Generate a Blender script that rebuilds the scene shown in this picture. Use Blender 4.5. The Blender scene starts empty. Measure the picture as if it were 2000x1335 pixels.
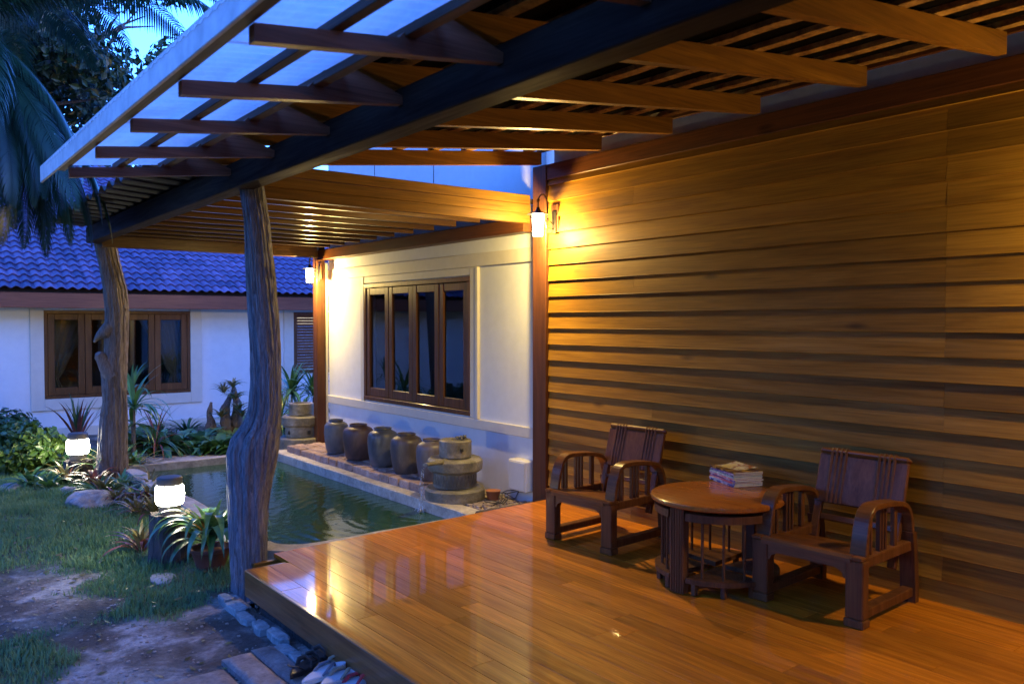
import bpy, bmesh, math, random
import numpy as np
from mathutils import Vector, Matrix, Euler, noise
random.seed(7)
R = math.radians
PI = math.pi
SC = bpy.context.scene
COL = SC.collection

# ------------------------------------------------------------------ camera
CAM_Z = 1.6
YAW = R(37.9)
PITCH = math.atan(39.5 / 1600)
cam_d = bpy.data.cameras.new('camera')
cam_d.sensor_width = 36.0
cam_d.lens = 28.8
cam_d.clip_start = 0.05
cam_d.clip_end = 2000
cam_d.dof.use_dof = True
cam_d.dof.focus_distance = 7.5
cam_d.dof.aperture_fstop = 3.2
cam = bpy.data.objects.new('camera', cam_d)
COL.objects.link(cam)
cam.location = (0, 0, CAM_Z)
cam.rotation_euler = Euler((PI/2 - PITCH, 0, -YAW), 'XYZ')
SC.camera = cam

# ------------------------------------------------------------------ world: blue dusk sky
world = bpy.data.worlds.new("World")
SC.world = world
world.use_nodes = True
wn = world.node_tree
for n in list(wn.nodes): wn.nodes.remove(n)
sky = wn.nodes.new('ShaderNodeTexSky')
sky.sky_type = 'NISHITA'
sky.sun_disc = False
sky.sun_elevation = R(3.0)
sky.sun_rotation = R(200)
sky.air_density = 1.0
sky.dust_density = 0.4
sky.ozone_density = 4.0
bw = wn.nodes.new('ShaderNodeRGBToBW')
tint = wn.nodes.new('ShaderNodeMix'); tint.data_type = 'RGBA'; tint.blend_type = 'MULTIPLY'
tint.inputs[0].default_value = 1.0
tint.inputs[7].default_value = (0.98, 1.20, 2.40, 1)     # the camera's tungsten white balance turns dusk deep blue
bg = wn.nodes.new('ShaderNodeBackground')
bg.inputs['Strength'].default_value = 0.15
wo = wn.nodes.new('ShaderNodeOutputWorld')
wn.links.new(sky.outputs[0], tint.inputs[6])
wn.links.new(tint.outputs[2], bg.inputs['Color'])
wn.links.new(bg.outputs[0], wo.inputs[0])

# faint afterglow from the west, same bearing as the sky's sun
sd = bpy.data.lights.new('sun', 'SUN')
sd.energy = 0.03
sd.angle = R(25)
sd.color = (0.45, 0.6, 1.0)
so = bpy.data.objects.new('sun', sd)
COL.objects.link(so)
so.rotation_euler = Euler((R(80), 0, R(200) + PI), 'XYZ')

SC.view_settings.view_transform = 'Standard'
SC.view_settings.look = 'None'
SC.view_settings.exposure = 3.4
SC.view_settings.gamma = 1.0
SC.view_settings.use_curve_mapping = False

LANTERN_W = 25.0
LANTERN_C = (1.0, 0.69, 0.20)
GARDEN_E = 7.5

# ------------------------------------------------------------------ unprojection on to real planes
FV = Vector((math.sin(YAW) * math.cos(PITCH), math.cos(YAW) * math.cos(PITCH), -math.sin(PITCH)))
RV = Vector((math.cos(YAW), -math.sin(YAW), 0))
UV = RV.cross(FV)
CP = Vector((0, 0, CAM_Z))
def at(px, py, X=None, Y=None, Z=None, D=None):
    r = FV + RV * ((px - 1000) / 1600.0) + UV * ((667.5 - py) / 1600.0)
    if X is not None: t = X / r.x
    elif Y is not None: t = Y / r.y
    elif Z is not None: t = (Z - CAM_Z) / r.z
    else: t = D
    return CP + r * t

# ------------------------------------------------------------------ object helpers
WORLD = {}
def tag(o, label=None, cat=None, group=None, kind=None):
    if label: o['label'] = label
    if cat: o['category'] = cat
    if group: o['group'] = group
    if kind: o['kind'] = kind
    return o
def empty(name, loc, label=None, cat=None, group=None, kind=None):
    o = bpy.data.objects.new(name, None)
    COL.objects.link(o)
    o.location = loc
    o.empty_display_size = 0.1
    WORLD[o.name] = Vector(loc)
    return tag(o, label, cat, group, kind)
def link_mesh(name, me, parent=None, loc=(0, 0, 0), rot=(0, 0, 0), scale=(1, 1, 1)):
    o = bpy.data.objects.new(name, me)
    COL.objects.link(o)
    o.location = loc; o.rotation_euler = rot; o.scale = scale
    if parent is not None: o.parent = parent
    return o
class MB:
    def __init__(s): s.v = []; s.f = []; s.sm = []
    def add(s, vs, fs, smooth=False):
        b = len(s.v)
        s.v += [tuple(v) for v in vs]
        s.f += [tuple(i + b for i in f) for f in fs]
        s.sm += [smooth] * len(fs)
        return s
    def box(s, lo, hi, M=None):
        x0, y0, z0 = lo; x1, y1, z1 = hi
        vs = [Vector(p) for p in ((x0,y0,z0),(x1,y0,z0),(x1,y1,z0),(x0,y1,z0),(x0,y0,z1),(x1,y0,z1),(x1,y1,z1),(x0,y1,z1))]
        if M is not None: vs = [M @ v for v in vs]
        return s.add(vs, [(0,3,2,1),(4,5,6,7),(0,1,5,4),(1,2,6,5),(2,3,7,6),(3,0,4,7)])
    def cbox(s, lo, hi, c=0.004, M=None):
        """box with chamfered edges"""
        x0, y0, z0 = lo; x1, y1, z1 = hi
        c = min(c, (x1-x0)*.45, (y1-y0)*.45, (z1-z0)*.45)
        vs = []; idx = {}
        for i, x in enumerate((x0, x1)):
            for j, y in enumerate((y0, y1)):
                for k, z in enumerate((z0, z1)):
                    dx = c if i == 0 else -c; dy = c if j == 0 else -c; dz = c if k == 0 else -c
                    for a, p in enumerate(((x, y+dy, z+dz), (x+dx, y, z+dz), (x+dx, y+dy, z))):
                        idx[(i, j, k, a)] = len(vs); vs.append(Vector(p))
        I = lambda i, j, k, a: idx[(i, j, k, a)]
        fs = []
        fs += [(I(0,0,0,0),I(0,0,1,0),I(0,1,1,0),I(0,1,0,0)), (I(1,0,0,0),I(1,1,0,0),I(1,1,1,0),I(1,0,1,0))]
        fs += [(I(0,0,0,1),I(1,0,0,1),I(1,0,1,1),I(0,0,1,1)), (I(0,1,0,1),I(0,1,1,1),I(1,1,1,1),I(1,1,0,1))]
        fs += [(I(0,0,0,2),I(0,1,0,2),I(1,1,0,2),I(1,0,0,2)), (I(0,0,1,2),I(1,0,1,2),I(1,1,1,2),I(0,1,1,2))]
        for i in (0, 1):
            for j in (0, 1):
                q = (I(i,j,0,0), I(i,j,0,1), I(i,j,1,1), I(i,j,1,0))
                fs.append(q if i == j else q[::-1])
                q = (I(i,0,j,0), I(i,1,j,0), I(i,1,j,2), I(i,0,j,2))
                fs.append(q if i == j else q[::-1])
                q = (I(0,i,j,2), I(0,i,j,1), I(1,i,j,1), I(1,i,j,2))
                fs.append(q if i == j else q[::-1])
                for k in (0, 1):
                    t = (I(i,j,k,0), I(i,j,k,2), I(i,j,k,1))
                    fs.append(t if (i + j + k) % 2 == 0 else t[::-1])
        if M is not None: vs = [M @ v for v in vs]
        return s.add(vs, fs)
    def tube(s, pts, rad, n=8, cap=True, smooth=True, squash=None):
        pts = [Vector(p) for p in pts]
        if not hasattr(rad, '__len__'): rad = [rad] * len(pts)
        vs = []; fs = []
        up = None
        for i, p in enumerate(pts):
            t = (pts[min(i+1, len(pts)-1)] - pts[max(i-1, 0)]).normalized()
            if up is None:
                a = Vector((0, 0, 1)) if abs(t.z) < .9 else Vector((1, 0, 0))
                up = (a - t * a.dot(t)).normalized()
            else:
                up = (up - t * up.dot(t)).normalized()
            sd_ = t.cross(up)
            for k in range(n):
                a = 2*PI*k/n
                vs.append(p + (up*math.cos(a)*(squash or 1) + sd_*math.sin(a)) * rad[i])
        for i in range(len(pts)-1):
            for k in range(n):
                k2 = (k+1) % n
                fs.append((i*n+k, i*n+k2, (i+1)*n+k2, (i+1)*n+k))
        s.add(vs, fs, smooth)
        if cap:
            b = len(s.v) - len(vs)
            s.f.append(tuple(b + k for k in reversed(range(n)))); s.sm.append(False)
            s.f.append(tuple(b + (len(pts)-1)*n + k for k in range(n))); s.sm.append(False)
        return s
    def lathe(s, prof, c=(0, 0, 0), n=32, smooth=True, wob=0, a0=0, a1=2*PI):
        c = Vector(c); vs = []; fs = []
        full = abs(a1 - a0 - 2*PI) < 1e-6
        m = n if full else n + 1
        for (r, z) in prof:
            for k in range(m):
                a = a0 + (a1-a0)*k/n
                rr = r * (1 + wob * noise.noise(Vector((math.cos(a)*2 + c.x*7, math.sin(a)*2 + c.y*5, z*6))))
                vs.append(c + Vector((rr*math.cos(a), rr*math.sin(a), z)))
        for i in range(len(prof)-1):
            for k in range(m if full else m-1):
                k2 = (k+1) % m
                fs.append((i*m+k, i*m+k2, (i+1)*m+k2, (i+1)*m+k))
        return s.add(vs, fs, smooth)
    def prism(s, outline, z0, z1, M=None, smooth=False):
        """outline in xy, extruded in z"""
        n = len(outline)
        vs = [Vector((x, y, z0)) for x, y in outline] + [Vector((x, y, z1)) for x, y in outline]
        if M is not None: vs = [M @ v for v in vs]
        fs = [tuple(reversed(range(n))), tuple(range(n, 2*n))]
        s.add(vs, fs)
        b = len(s.v) - len(vs)
        for k in range(n):
            k2 = (k+1) % n
            s.f.append((b+k, b+k2, b+n+k2, b+n+k)); s.sm.append(smooth)
        return s
    def mesh(s, name, mat=None, off=None):
        me = bpy.data.meshes.new(name)
        if off is not None:
            ox, oy, oz = off
            vs = [(x-ox, y-oy, z-oz) for x, y, z in s.v]
        else: vs = s.v
        me.from_pydata(vs, [], s.f)
        me.polygons.foreach_set('use_smooth', s.sm)
        if mat: me.materials.append(mat)
        me.update()
        if any(s.sm): me.set_sharp_from_angle(angle=R(35))
        return me
def obj(name, mb, mat, parent=None, label=None, kind=None):
    """mesh given in world coordinates; stored relative to its (unrotated) parent"""
    off = Vector((0, 0, 0))
    p = parent
    while p is not None:
        off = off + Vector(p.location); p = p.parent
    o = link_mesh(name, mb.mesh(name, mat, off), parent)
    if label: o['label'] = label
    if kind: o['kind'] = kind
    return o
def thing_mesh(name, mb, mat, loc, label, cat, group=None, kind=None):
    o = link_mesh(name, mb.mesh(name, mat, Vector(loc)), None, loc)
    return tag(o, label, cat, group, kind)
def structure(name, mb, mat, loc=(0, 0, 0)):
    o = link_mesh(name, mb.mesh(name, mat, Vector(loc)), None, loc)
    o['kind'] = 'structure'
    return o
def copy_tree(o, parent=None):
    c = o.copy(); COL.objects.link(c)
    if parent is not None: c.parent = parent
    for ch in list(o.children): copy_tree(ch, c)
    return c

# ------------------------------------------------------------------ materials
def mat_new(name):
    m = bpy.data.materials.new(name); m.use_nodes = True
    nt = m.node_tree
    return m, nt, nt.nodes['Principled BSDF']
def N(nt, t, **kw):
    n = nt.nodes.new(t)
    for k, v in kw.items(): setattr(n, k, v)
    return n
def posvec(nt, scale=(1, 1, 1), rnd=True, local=False):
    if local:
        g = N(nt, 'ShaderNodeTexCoord'); src = g.outputs['Object']
    else:
        g = N(nt, 'ShaderNodeNewGeometry'); src = g.outputs['Position']
    mp = N(nt, 'ShaderNodeMapping'); mp.inputs['Scale'].default_value = scale
    if rnd:
        oi = N(nt, 'ShaderNodeObjectInfo')
        ml = N(nt, 'ShaderNodeVectorMath', operation='SCALE'); ml.inputs[0].default_value = (7.3, 11.7, 5.1)
        nt.links.new(oi.outputs['Random'], ml.inputs['Scale'])
        ad = N(nt, 'ShaderNodeVectorMath', operation='ADD')
        nt.links.new(src, ad.inputs[0]); nt.links.new(ml.outputs[0], ad.inputs[1])
        src = ad.outputs[0]
    nt.links.new(src, mp.inputs['Vector'])
    return mp.outputs[0]
def noise_n(nt, vec, scale, detail=5, rough=.6, dist=0):
    n = N(nt, 'ShaderNodeTexNoise'); n.inputs['Scale'].default_value = scale
    n.inputs['Detail'].default_value = detail; n.inputs['Roughness'].default_value = rough
    n.inputs['Distortion'].default_value = dist
    if vec is not None: nt.links.new(vec, n.inputs['Vector'])
    return n
def ramp(nt, fac, stops):
    r = N(nt, 'ShaderNodeValToRGB')
    el = r.color_ramp.elements
    while len(el) < len(stops): el.new(.5)
    for e, (p, c) in zip(el, stops):
        e.position = p; e.color = (*c, 1) if len(c) == 3 else c
    nt.links.new(fac, r.inputs[0])
    return r.outputs[0]
def bump(nt, h, strength, dist=0.01, bsdf=None, prev=None):
    b = N(nt, 'ShaderNodeBump'); b.inputs['Strength'].default_value = strength; b.inputs['Distance'].default_value = dist
    nt.links.new(h, b.inputs['Height'])
    if prev is not None: nt.links.new(prev, b.inputs['Normal'])
    if bsdf is not None: nt.links.new(b.outputs[0], bsdf.inputs['Normal'])
    return b.outputs[0]
def mixc(nt, fac, a, b, mode='MIX'):
    m = N(nt, 'ShaderNodeMix', data_type='RGBA', blend_type=mode)
    for s_, i in ((fac, 0), (a, 6), (b, 7)):
        if isinstance(s_, (int, float)): m.inputs[i].default_value = s_
        elif isinstance(s_, tuple): m.inputs[i].default_value = (*s_, 1)
        else: nt.links.new(s_, m.inputs[i])
    return m.outputs[2]
def rnd_value(nt, lo, hi):
    oi = N(nt, 'ShaderNodeObjectInfo')
    mr = N(nt, 'ShaderNodeMapRange'); mr.inputs['To Min'].default_value = lo; mr.inputs['To Max'].default_value = hi
    nt.links.new(oi.outputs['Random'], mr.inputs['Value'])
    c = N(nt, 'ShaderNodeCombineColor')
    for i in range(3): nt.links.new(mr.outputs[0], c.inputs[i])
    return c.outputs[0]

def wood(name, dark, light, axis='y', rough=.45, coat=0.0, vary=(.75, 1.2), knots=True, grain=1.0, bs=.25, coatr=.1, spec=.18):
    m, nt, b = mat_new(name)
    sc = {'x': (.9, 14, 14), 'y': (14, .9, 14), 'z': (14, 14, .9)}[axis]
    v = posvec(nt, sc)
    n1 = noise_n(nt, v, 1.2*grain, 6, .65, .8)
    sc2 = {'x': (3, 120, 120), 'y': (120, 3, 120), 'z': (120, 120, 3)}[axis]
    n2 = noise_n(nt, posvec(nt, sc2), 1.0, 2, .5)
    mid = tuple((a+b_)/2 for a, b_ in zip(dark, light))
    c = ramp(nt, n1.outputs[0], [(.28, dark), (.5, mid), (.72, light)])
    f2 = ramp(nt, n2.outputs[0], [(.3, (.72, .72, .72)), (.6, (1.05, 1.05, 1.05))])
    c = mixc(nt, 1.0, c, f2, 'MULTIPLY')
    if knots:
        sck = {'x': (2.0, 7, 7), 'y': (7, 2.0, 7), 'z': (7, 7, 2.0)}[axis]
        vo = N(nt, 'ShaderNodeTexVoronoi'); vo.inputs['Scale'].default_value = .55
        nt.links.new(posvec(nt, sck), vo.inputs['Vector'])
        kf = ramp(nt, vo.outputs['Distance'], [(.03, (.25, .25, .25)), (.10, (1, 1, 1))])
        c = mixc(nt, .75, c, kf, 'MULTIPLY')
    c = mixc(nt, 1.0, c, rnd_value(nt, *vary), 'MULTIPLY')
    nt.links.new(c, b.inputs['Base Color'])
    b.inputs['Roughness'].default_value = rough
    rr = ramp(nt, n1.outputs[0], [(.3, (rough*1.25,)*3), (.7, (rough*.85,)*3)])
    nt.links.new(rr, b.inputs['Roughness'])
    b.inputs['Coat Weight'].default_value = coat
    b.inputs['Specular IOR Level'].default_value = spec
    b.inputs['Coat Roughness'].default_value = coatr
    h = mixc(nt, .5, n1.outputs[0], n2.outputs[0])
    bump(nt, h, bs, .004, b)
    return m
def stone(name, c1, c2, c3, scale=6, rough=.85, bs=.5, bd=.01, vary=(.85, 1.12)):
    m, nt, b = mat_new(name)
    v = posvec(nt)
    n1 = noise_n(nt, v, scale, 8, .7, .3)
    n2 = noise_n(nt, v, scale*6, 5, .7)
    c = ramp(nt, n1.outputs[0], [(.3, c1), (.52, c2), (.72, c3)])
    c = mixc(nt, .6, c, ramp(nt, n2.outputs[0], [(.3, (.5, .5, .5)), (.65, (1.15, 1.15, 1.15))]), 'MULTIPLY')
    c = mixc(nt, 1.0, c, rnd_value(nt, *vary), 'MULTIPLY')
    nt.links.new(c, b.inputs['Base Color'])
    b.inputs['Roughness'].default_value = rough
    h = mixc(nt, .5, n1.outputs[0], n2.outputs[0])
    bump(nt, h, bs, bd, b)
    return m
def plain(name, c, rough=.5, metal=0, spec=None, bumps=None, dirt=0.0):
    m, nt, b = mat_new(name)
    b.inputs['Base Color'].default_value = (*c, 1)
    b.inputs['Roughness'].default_value = rough
    b.inputs['Metallic'].default_value = metal
    v = posvec(nt)
    n = noise_n(nt, v, 9, 6, .65)
    if dirt > 0:
        cc = ramp(nt, n.outputs[0], [(.3, tuple(x*(1-dirt) for x in c)), (.65, c)])
        nt.links.new(cc, b.inputs['Base Color'])
    if bumps:
        n3 = noise_n(nt, v, bumps[0], 4, .6)
        bump(nt, n3.outputs[0], bumps[1], .004, b)
    return m
def emit(name, c, s, mixw=1.0):
    m = bpy.data.materials.new(name); m.use_nodes = True
    nt = m.node_tree
    for n in list(nt.nodes): nt.nodes.remove(n)
    e = N(nt, 'ShaderNodeEmission'); e.inputs[0].default_value = (*c, 1); e.inputs[1].default_value = s
    o = N(nt, 'ShaderNodeOutputMaterial')
    if mixw < 1:
        t = N(nt, 'ShaderNodeBsdfTransparent'); mx = N(nt, 'ShaderNodeMixShader'); mx.inputs[0].default_value = mixw
        nt.links.new(t.outputs[0], mx.inputs[1]); nt.links.new(e.outputs[0], mx.inputs[2])
        nt.links.new(mx.outputs[0], o.inputs[0])
    else: nt.links.new(e.outputs[0], o.inputs[0])
    return m
def leafm(name, c1, c2, rough=.35, trans=.25, scale=5, edge=None):
    m, nt, b = mat_new(name)
    n1 = noise_n(nt, posvec(nt), scale, 3, .6)
    c = ramp(nt, n1.outputs[0], [(.3, c1), (.7, c2)])
    if edge is not None:
        at_ = N(nt, 'ShaderNodeAttribute'); at_.attribute_name = 'tint'
        c = mixc(nt, at_.outputs['Fac'], c, edge)
    c = mixc(nt, 1.0, c, rnd_value(nt, .7, 1.25), 'MULTIPLY')
    nt.links.new(c, b.inputs['Base Color'])
    b.inputs['Roughness'].default_value = rough
    tr = N(nt, 'ShaderNodeBsdfTranslucent'); nt.links.new(c, tr.inputs[0])
    mx = N(nt, 'ShaderNodeMixShader'); mx.inputs[0].default_value = trans
    out = nt.nodes['Material Output']
    nt.links.new(b.outputs[0], mx.inputs[1]); nt.links.new(tr.outputs[0], mx.inputs[2])
    nt.links.new(mx.outputs[0], out.inputs[0])
    return m

M = {}
M['clap'] = wood('clapboard_wood', (.22, .097, .009), (.40, .200, .020), 'y', .5, .0, (.68, 1.2), bs=.22, grain=.8)
M['redwood_y'] = wood('red_trim_wood_y', (.07, .022, .006), (.15, .05, .012), 'y', .4, 0, (.9, 1.1))
M['redwood_x'] = wood('red_trim_wood_x', (.13, .045, .018), (.22, .085, .034), 'x', .4, 0, (.9, 1.1))
M['redwood_z'] = wood('red_trim_wood_z', (.06, .022, .010), (.12, .044, .018), 'z', .4, 0, (.9, 1.1))
M['beam_x'] = wood('rafter_wood', (.13, .050, .007), (.25, .108, .015), 'x', .42, 0, (.85, 1.15))
M['board_x'] = wood('beam_board_wood', (.10, .045, .008), (.19, .095, .016), 'x', .42, 0, (.85, 1.15))
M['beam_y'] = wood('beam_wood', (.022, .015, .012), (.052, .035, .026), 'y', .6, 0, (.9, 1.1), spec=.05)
M['purlin'] = wood('purlin_wood', (.07, .04, .022), (.13, .075, .04), 'y', .5, 0, (.9, 1.1))
M['outrig'] = wood('outrigger_wood', (.12, .055, .03), (.22, .105, .06), 'x', .45, 0, (.85, 1.15))
M['slat'] = wood('slat_wood', (.06, .028, .012), (.13, .065, .028), 'x', .3, .3, (.8, 1.15))
M['deck'] = wood('deck_wood', (.38, .105, .004), (.70, .235, .010), 'y', .5, .6, (.7, 1.25), grain=1.3, bs=.10, coatr=.045)
M['fascia'] = wood('deck_edge_wood', (.17, .06, .016), (.30, .12, .035), 'y', .35, .25, (.9, 1.1), bs=.12)
M['chair'] = wood('chair_wood', (.085, .028, .009), (.20, .075, .022), 'z', .42, .06, (.9, 1.12), knots=False, bs=.1)
M['chair_y'] = wood('chair_wood_y', (.10, .034, .009), (.24, .088, .022), 'y', .35, .15, (.9, 1.12), knots=False, bs=.1)
M['table'] = wood('table_wood', (.26, .07, .008), (.44, .14, .018), 'y', .28, .35, (.95, 1.05), knots=False, bs=.06)
M['tablez'] = wood('table_leg_wood', (.085, .032, .012), (.17, .068, .026), 'z', .4, .1, (.9, 1.1), knots=False, bs=.1)
M['sash_z'] = wood('window_wood', (.075, .03, .012), (.16, .068, .024), 'z', .38, .1, (.85, 1.15), knots=False)
M['fascia_far'] = wood('eave_board_wood', (.14, .05, .03), (.24, .09, .05), 'x', .42, 0, (.9, 1.1), knots=False)
M['batten'] = stone('batten_bark', (.08, .025, .006), (.42, .20, .035), (.62, .36, .08), 16, .7, 1.0, .02)
M['plaster'] = plain('white_plaster', (.68, .69, .68), .75, bumps=(60, .12), dirt=.07)
M['trim'] = plain('cream_trim', (.60, .56, .47), .6, bumps=(60, .08), dirt=.08)
M['fasc_white'] = plain('fascia_paint', (.66, .63, .62), .6, bumps=(30, .15), dirt=.35)
M['upper'] = plain('upper_wall_paint', (.72, .70, .64), .7, bumps=(40, .1), dirt=.15)
M['concrete'] = stone('coping_concrete', (.22, .20, .17), (.42, .38, .32), (.56, .53, .46), 5, .8, .35, .006)
M['brick'] = stone('old_brick', (.24, .15, .11), (.40, .27, .2), (.52, .42, .35), 11, .85, .5, .01, (.7, 1.25))
M['gravel'] = stone('gravel_stone', (.25, .18, .13), (.42, .33, .25), (.55, .48, .4), 30, .85, .6, .01)
M['rock'] = stone('garden_rock', (.16, .15, .14), (.34, .32, .3), (.5, .47, .44), 5, .85, .8, .02)
M['mill'] = stone('millstone', (.06, .058, .042), (.17, .155, .115), (.36, .32, .25), 5, .5, .9, .015)
M['slab'] = stone('stepping_slab', (.13, .10, .085), (.26, .2, .17), (.36, .3, .26), 7, .75, .8, .015)
M['chip'] = stone('edge_stone', (.10, .13, .13), (.25, .29, .28), (.42, .45, .42), 9, .7, .7, .012)
M['metal'] = plain('lantern_metal', (.035, .03, .022), .4, .7, bumps=(80, .2))
M['lampgrey'] = plain('garden_lamp_metal', (.10, .095, .09), .45, .4, bumps=(60, .1))
M['box'] = plain('meter_box_plastic', (.62, .6, .55), .45, dirt=.06)
M['cable'] = plain('black_cable', (.02, .02, .02), .5)
M['paper'] = plain('page_paper', (.62, .60, .52), .8, dirt=.1)
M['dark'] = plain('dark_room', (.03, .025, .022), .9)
M['curtain'] = plain('curtain_cloth', (.16, .15, .115), .9, dirt=.2)
M['pot'] = plain('terracotta_pot', (.16, .06, .04), .6, bumps=(30, .3), dirt=.4)
M['frog'] = stone('frog_stone', (.05, .045, .03), (.12, .11, .07), (.2, .18, .12), 20, .5, .6, .005)

def jar_mat(name, c1, c2, c3):
    m, nt, b = mat_new(name)
    v = posvec(nt, (1, 1, .5))
    n1 = noise_n(nt, v, 6, 7, .7, .6)
    n2 = noise_n(nt, posvec(nt, (3, 3, 60)), 1.0, 2)
    c = ramp(nt, n1.outputs[0], [(.3, c1), (.5, c2), (.72, c3)])
    nt.links.new(c, b.inputs['Base Color'])
    rr = ramp(nt, n1.outputs[0], [(.3, (.3,)*3), (.7, (.6,)*3)])
    nt.links.new(rr, b.inputs['Roughness'])
    h = mixc(nt, .6, n1.outputs[0], n2.outputs[0])
    bump(nt, h, .35, .006, b)
    return m
JM = [jar_mat('jar_grey_glaze', (0.069, 0.070, 0.076), (0.118, 0.119, 0.130), (0.160, 0.162, 0.171)),
      jar_mat('jar_brown_glaze', (0.038, 0.020, 0.017), (0.075, 0.043, 0.038), (0.118, 0.081, 0.076)),
      jar_mat('jar_slate_glaze', (0.042, 0.049, 0.058), (0.080, 0.087, 0.096), (0.133, 0.136, 0.144)),
      jar_mat('jar_dark_glaze', (0.038, 0.029, 0.027), (0.077, 0.061, 0.054), (0.139, 0.116, 0.096)),
      jar_mat('jar_mauve_glaze', (0.059, 0.046, 0.048), (0.112, 0.090, 0.092), (0.155, 0.139, 0.144))]

# weathered trunk wood
def trunk_mat(name, c1, c2, c3):
    m, nt, b = mat_new(name)
    v = posvec(nt, (44, 44, 3.2), rnd=False)
    n1 = noise_n(nt, v, 1.0, 8, .75, 2.0)
    n2 = noise_n(nt, posvec(nt, (1, 1, .5), rnd=False), 3.0, 5, .6)
    c = ramp(nt, n1.outputs[0], [(.32, c1), (.5, c2), (.7, c3)])
    c = mixc(nt, .6, c, ramp(nt, n2.outputs[0], [(.35, (.5, .47, .45)), (.65, (1.15, 1.15, 1.15))]), 'MULTIPLY')
    nt.links.new(c, b.inputs['Base Color'])
    b.inputs['Roughness'].default_value = .62
    bump(nt, n1.outputs[0], .8, .03, b)
    return m
M['trunk'] = trunk_mat('weathered_trunk_wood', (.05, .05, .053), (.22, .222, .235), (.44, .44, .46))
M['trunk2'] = trunk_mat('brown_trunk_wood', (.05, .036, .028), (.20, .155, .125), (.38, .32, .27))
M['bark'] = trunk_mat('dark_bark', (.02, .017, .014), (.09, .072, .06), (.19, .16, .14))
M['palmbark'] = trunk_mat('palm_bark', (.02, .016, .012), (.06, .045, .03), (.10, .08, .055))

# translucent corrugated roof sheet
m, nt, b = mat_new('translucent_sheet')
n1 = noise_n(nt, posvec(nt, (1, .35, 1)), 2.2, 6, .65, .5)
cc = ramp(nt, n1.outputs[0], [(.25, (.50, .42, .36)), (.55, (.96, .86, .82))])
tr = N(nt, 'ShaderNodeBsdfTranslucent'); nt.links.new(cc, tr.inputs[0])
nt.links.new(cc, b.inputs['Base Color']); b.inputs['Roughness'].default_value = .35
mx = N(nt, 'ShaderNodeMixShader'); mx.inputs[0].default_value = .68
nt.links.new(b.outputs[0], mx.inputs[1]); nt.links.new(tr.outputs[0], mx.inputs[2])
nt.links.new(mx.outputs[0], nt.nodes['Material Output'].inputs[0])
M['sheet'] = m

# glazed roof tile
m, nt, b = mat_new('roof_tile_glaze')
n1 = noise_n(nt, posvec(nt), 7, 5, .6)
c = ramp(nt, n1.outputs[0], [(.3, (.055, .05, .13)), (.7, (.11, .10, .23))])
oi = N(nt, 'ShaderNodeObjectInfo')
c = mixc(nt, ramp(nt, oi.outputs['Random'], [(.0, (0, 0, 0)), (1, (1, 1, 1))]), c, (.17, .12, .22))
c = mixc(nt, 1.0, c, rnd_value(nt, .7, 1.2), 'MULTIPLY')
nt.links.new(c, b.inputs['Base Color']); b.inputs['Roughness'].default_value = .5
bump(nt, n1.outputs[0], .2, .01, b)
M['tile'] = m
M['gap_shade'] = plain('gap_shade_black', (.006, .005, .005), .95)  # matte black: the shade between the battens put into colour
M['gap_shade'].node_tree.nodes['Principled BSDF'].inputs['Specular IOR Level'].default_value = 0
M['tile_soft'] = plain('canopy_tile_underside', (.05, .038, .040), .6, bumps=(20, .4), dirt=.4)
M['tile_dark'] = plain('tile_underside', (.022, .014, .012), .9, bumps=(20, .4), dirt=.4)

# glass pane: fresnel mirror over a clear see-through
m = bpy.data.materials.new('window_glass'); m.use_nodes = True; nt = m.node_tree
for n in list(nt.nodes): nt.nodes.remove(n)
g = N(nt, 'ShaderNodeBsdfGlossy'); g.inputs['Roughness'].default_value = .015
t = N(nt, 'ShaderNodeBsdfTransparent'); t.inputs[0].default_value = (.75, .8, .8, 1)
fr = N(nt, 'ShaderNodeFresnel'); fr.inputs[0].default_value = 1.75
mx = N(nt, 'ShaderNodeMixShader'); o_ = N(nt, 'ShaderNodeOutputMaterial')
nt.links.new(fr.outputs[0], mx.inputs[0]); nt.links.new(t.outputs[0], mx.inputs[1]); nt.links.new(g.outputs[0], mx.inputs[2])
nt.links.new(mx.outputs[0], o_.inputs[0])
M['glass'] = m

# pond water
FALL = at(822, 1000, Z=-.2)
m, nt, b = mat_new('pond_water')
b.inputs['Base Color'].default_value = (.018, .062, .030, 1)
b.inputs['Roughness'].default_value = .035
b.inputs['IOR'].default_value = 1.33
geo = N(nt, 'ShaderNodeNewGeometry')
sub = N(nt, 'ShaderNodeVectorMath', operation='SUBTRACT'); sub.inputs[1].default_value = (FALL.x, FALL.y, FALL.z)
nt.links.new(geo.outputs['Position'], sub.inputs[0])
ln = N(nt, 'ShaderNodeVectorMath', operation='LENGTH'); nt.links.new(sub.outputs[0], ln.inputs[0])
nw = noise_n(nt, posvec(nt, rnd=False), 3.5, 2, .5)
mul = N(nt, 'ShaderNodeMath', operation='MULTIPLY'); mul.inputs[1].default_value = 46
nt.links.new(ln.outputs['Value'], mul.inputs[0])
ad = N(nt, 'ShaderNodeMath', operation='MULTIPLY_ADD'); ad.inputs[1].default_value = 7.0
nt.links.new(nw.outputs[0], ad.inputs[0]); nt.links.new(mul.outputs[0], ad.inputs[2])
sn = N(nt, 'ShaderNodeMath', operation='SINE'); nt.links.new(ad.outputs[0], sn.inputs[0])
fo = N(nt, 'ShaderNodeMapRange'); fo.inputs['From Min'].default_value = 0; fo.inputs['From Max'].default_value = 3.2
fo.inputs['To Min'].default_value = 1; fo.inputs['To Max'].default_value = 0.08
nt.links.new(ln.outputs['Value'], fo.inputs['Value'])
rp = N(nt, 'ShaderNodeMath', operation='MULTIPLY'); nt.links.new(sn.outputs[0], rp.inputs[0]); nt.links.new(fo.outputs[0], rp.inputs[1])
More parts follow.
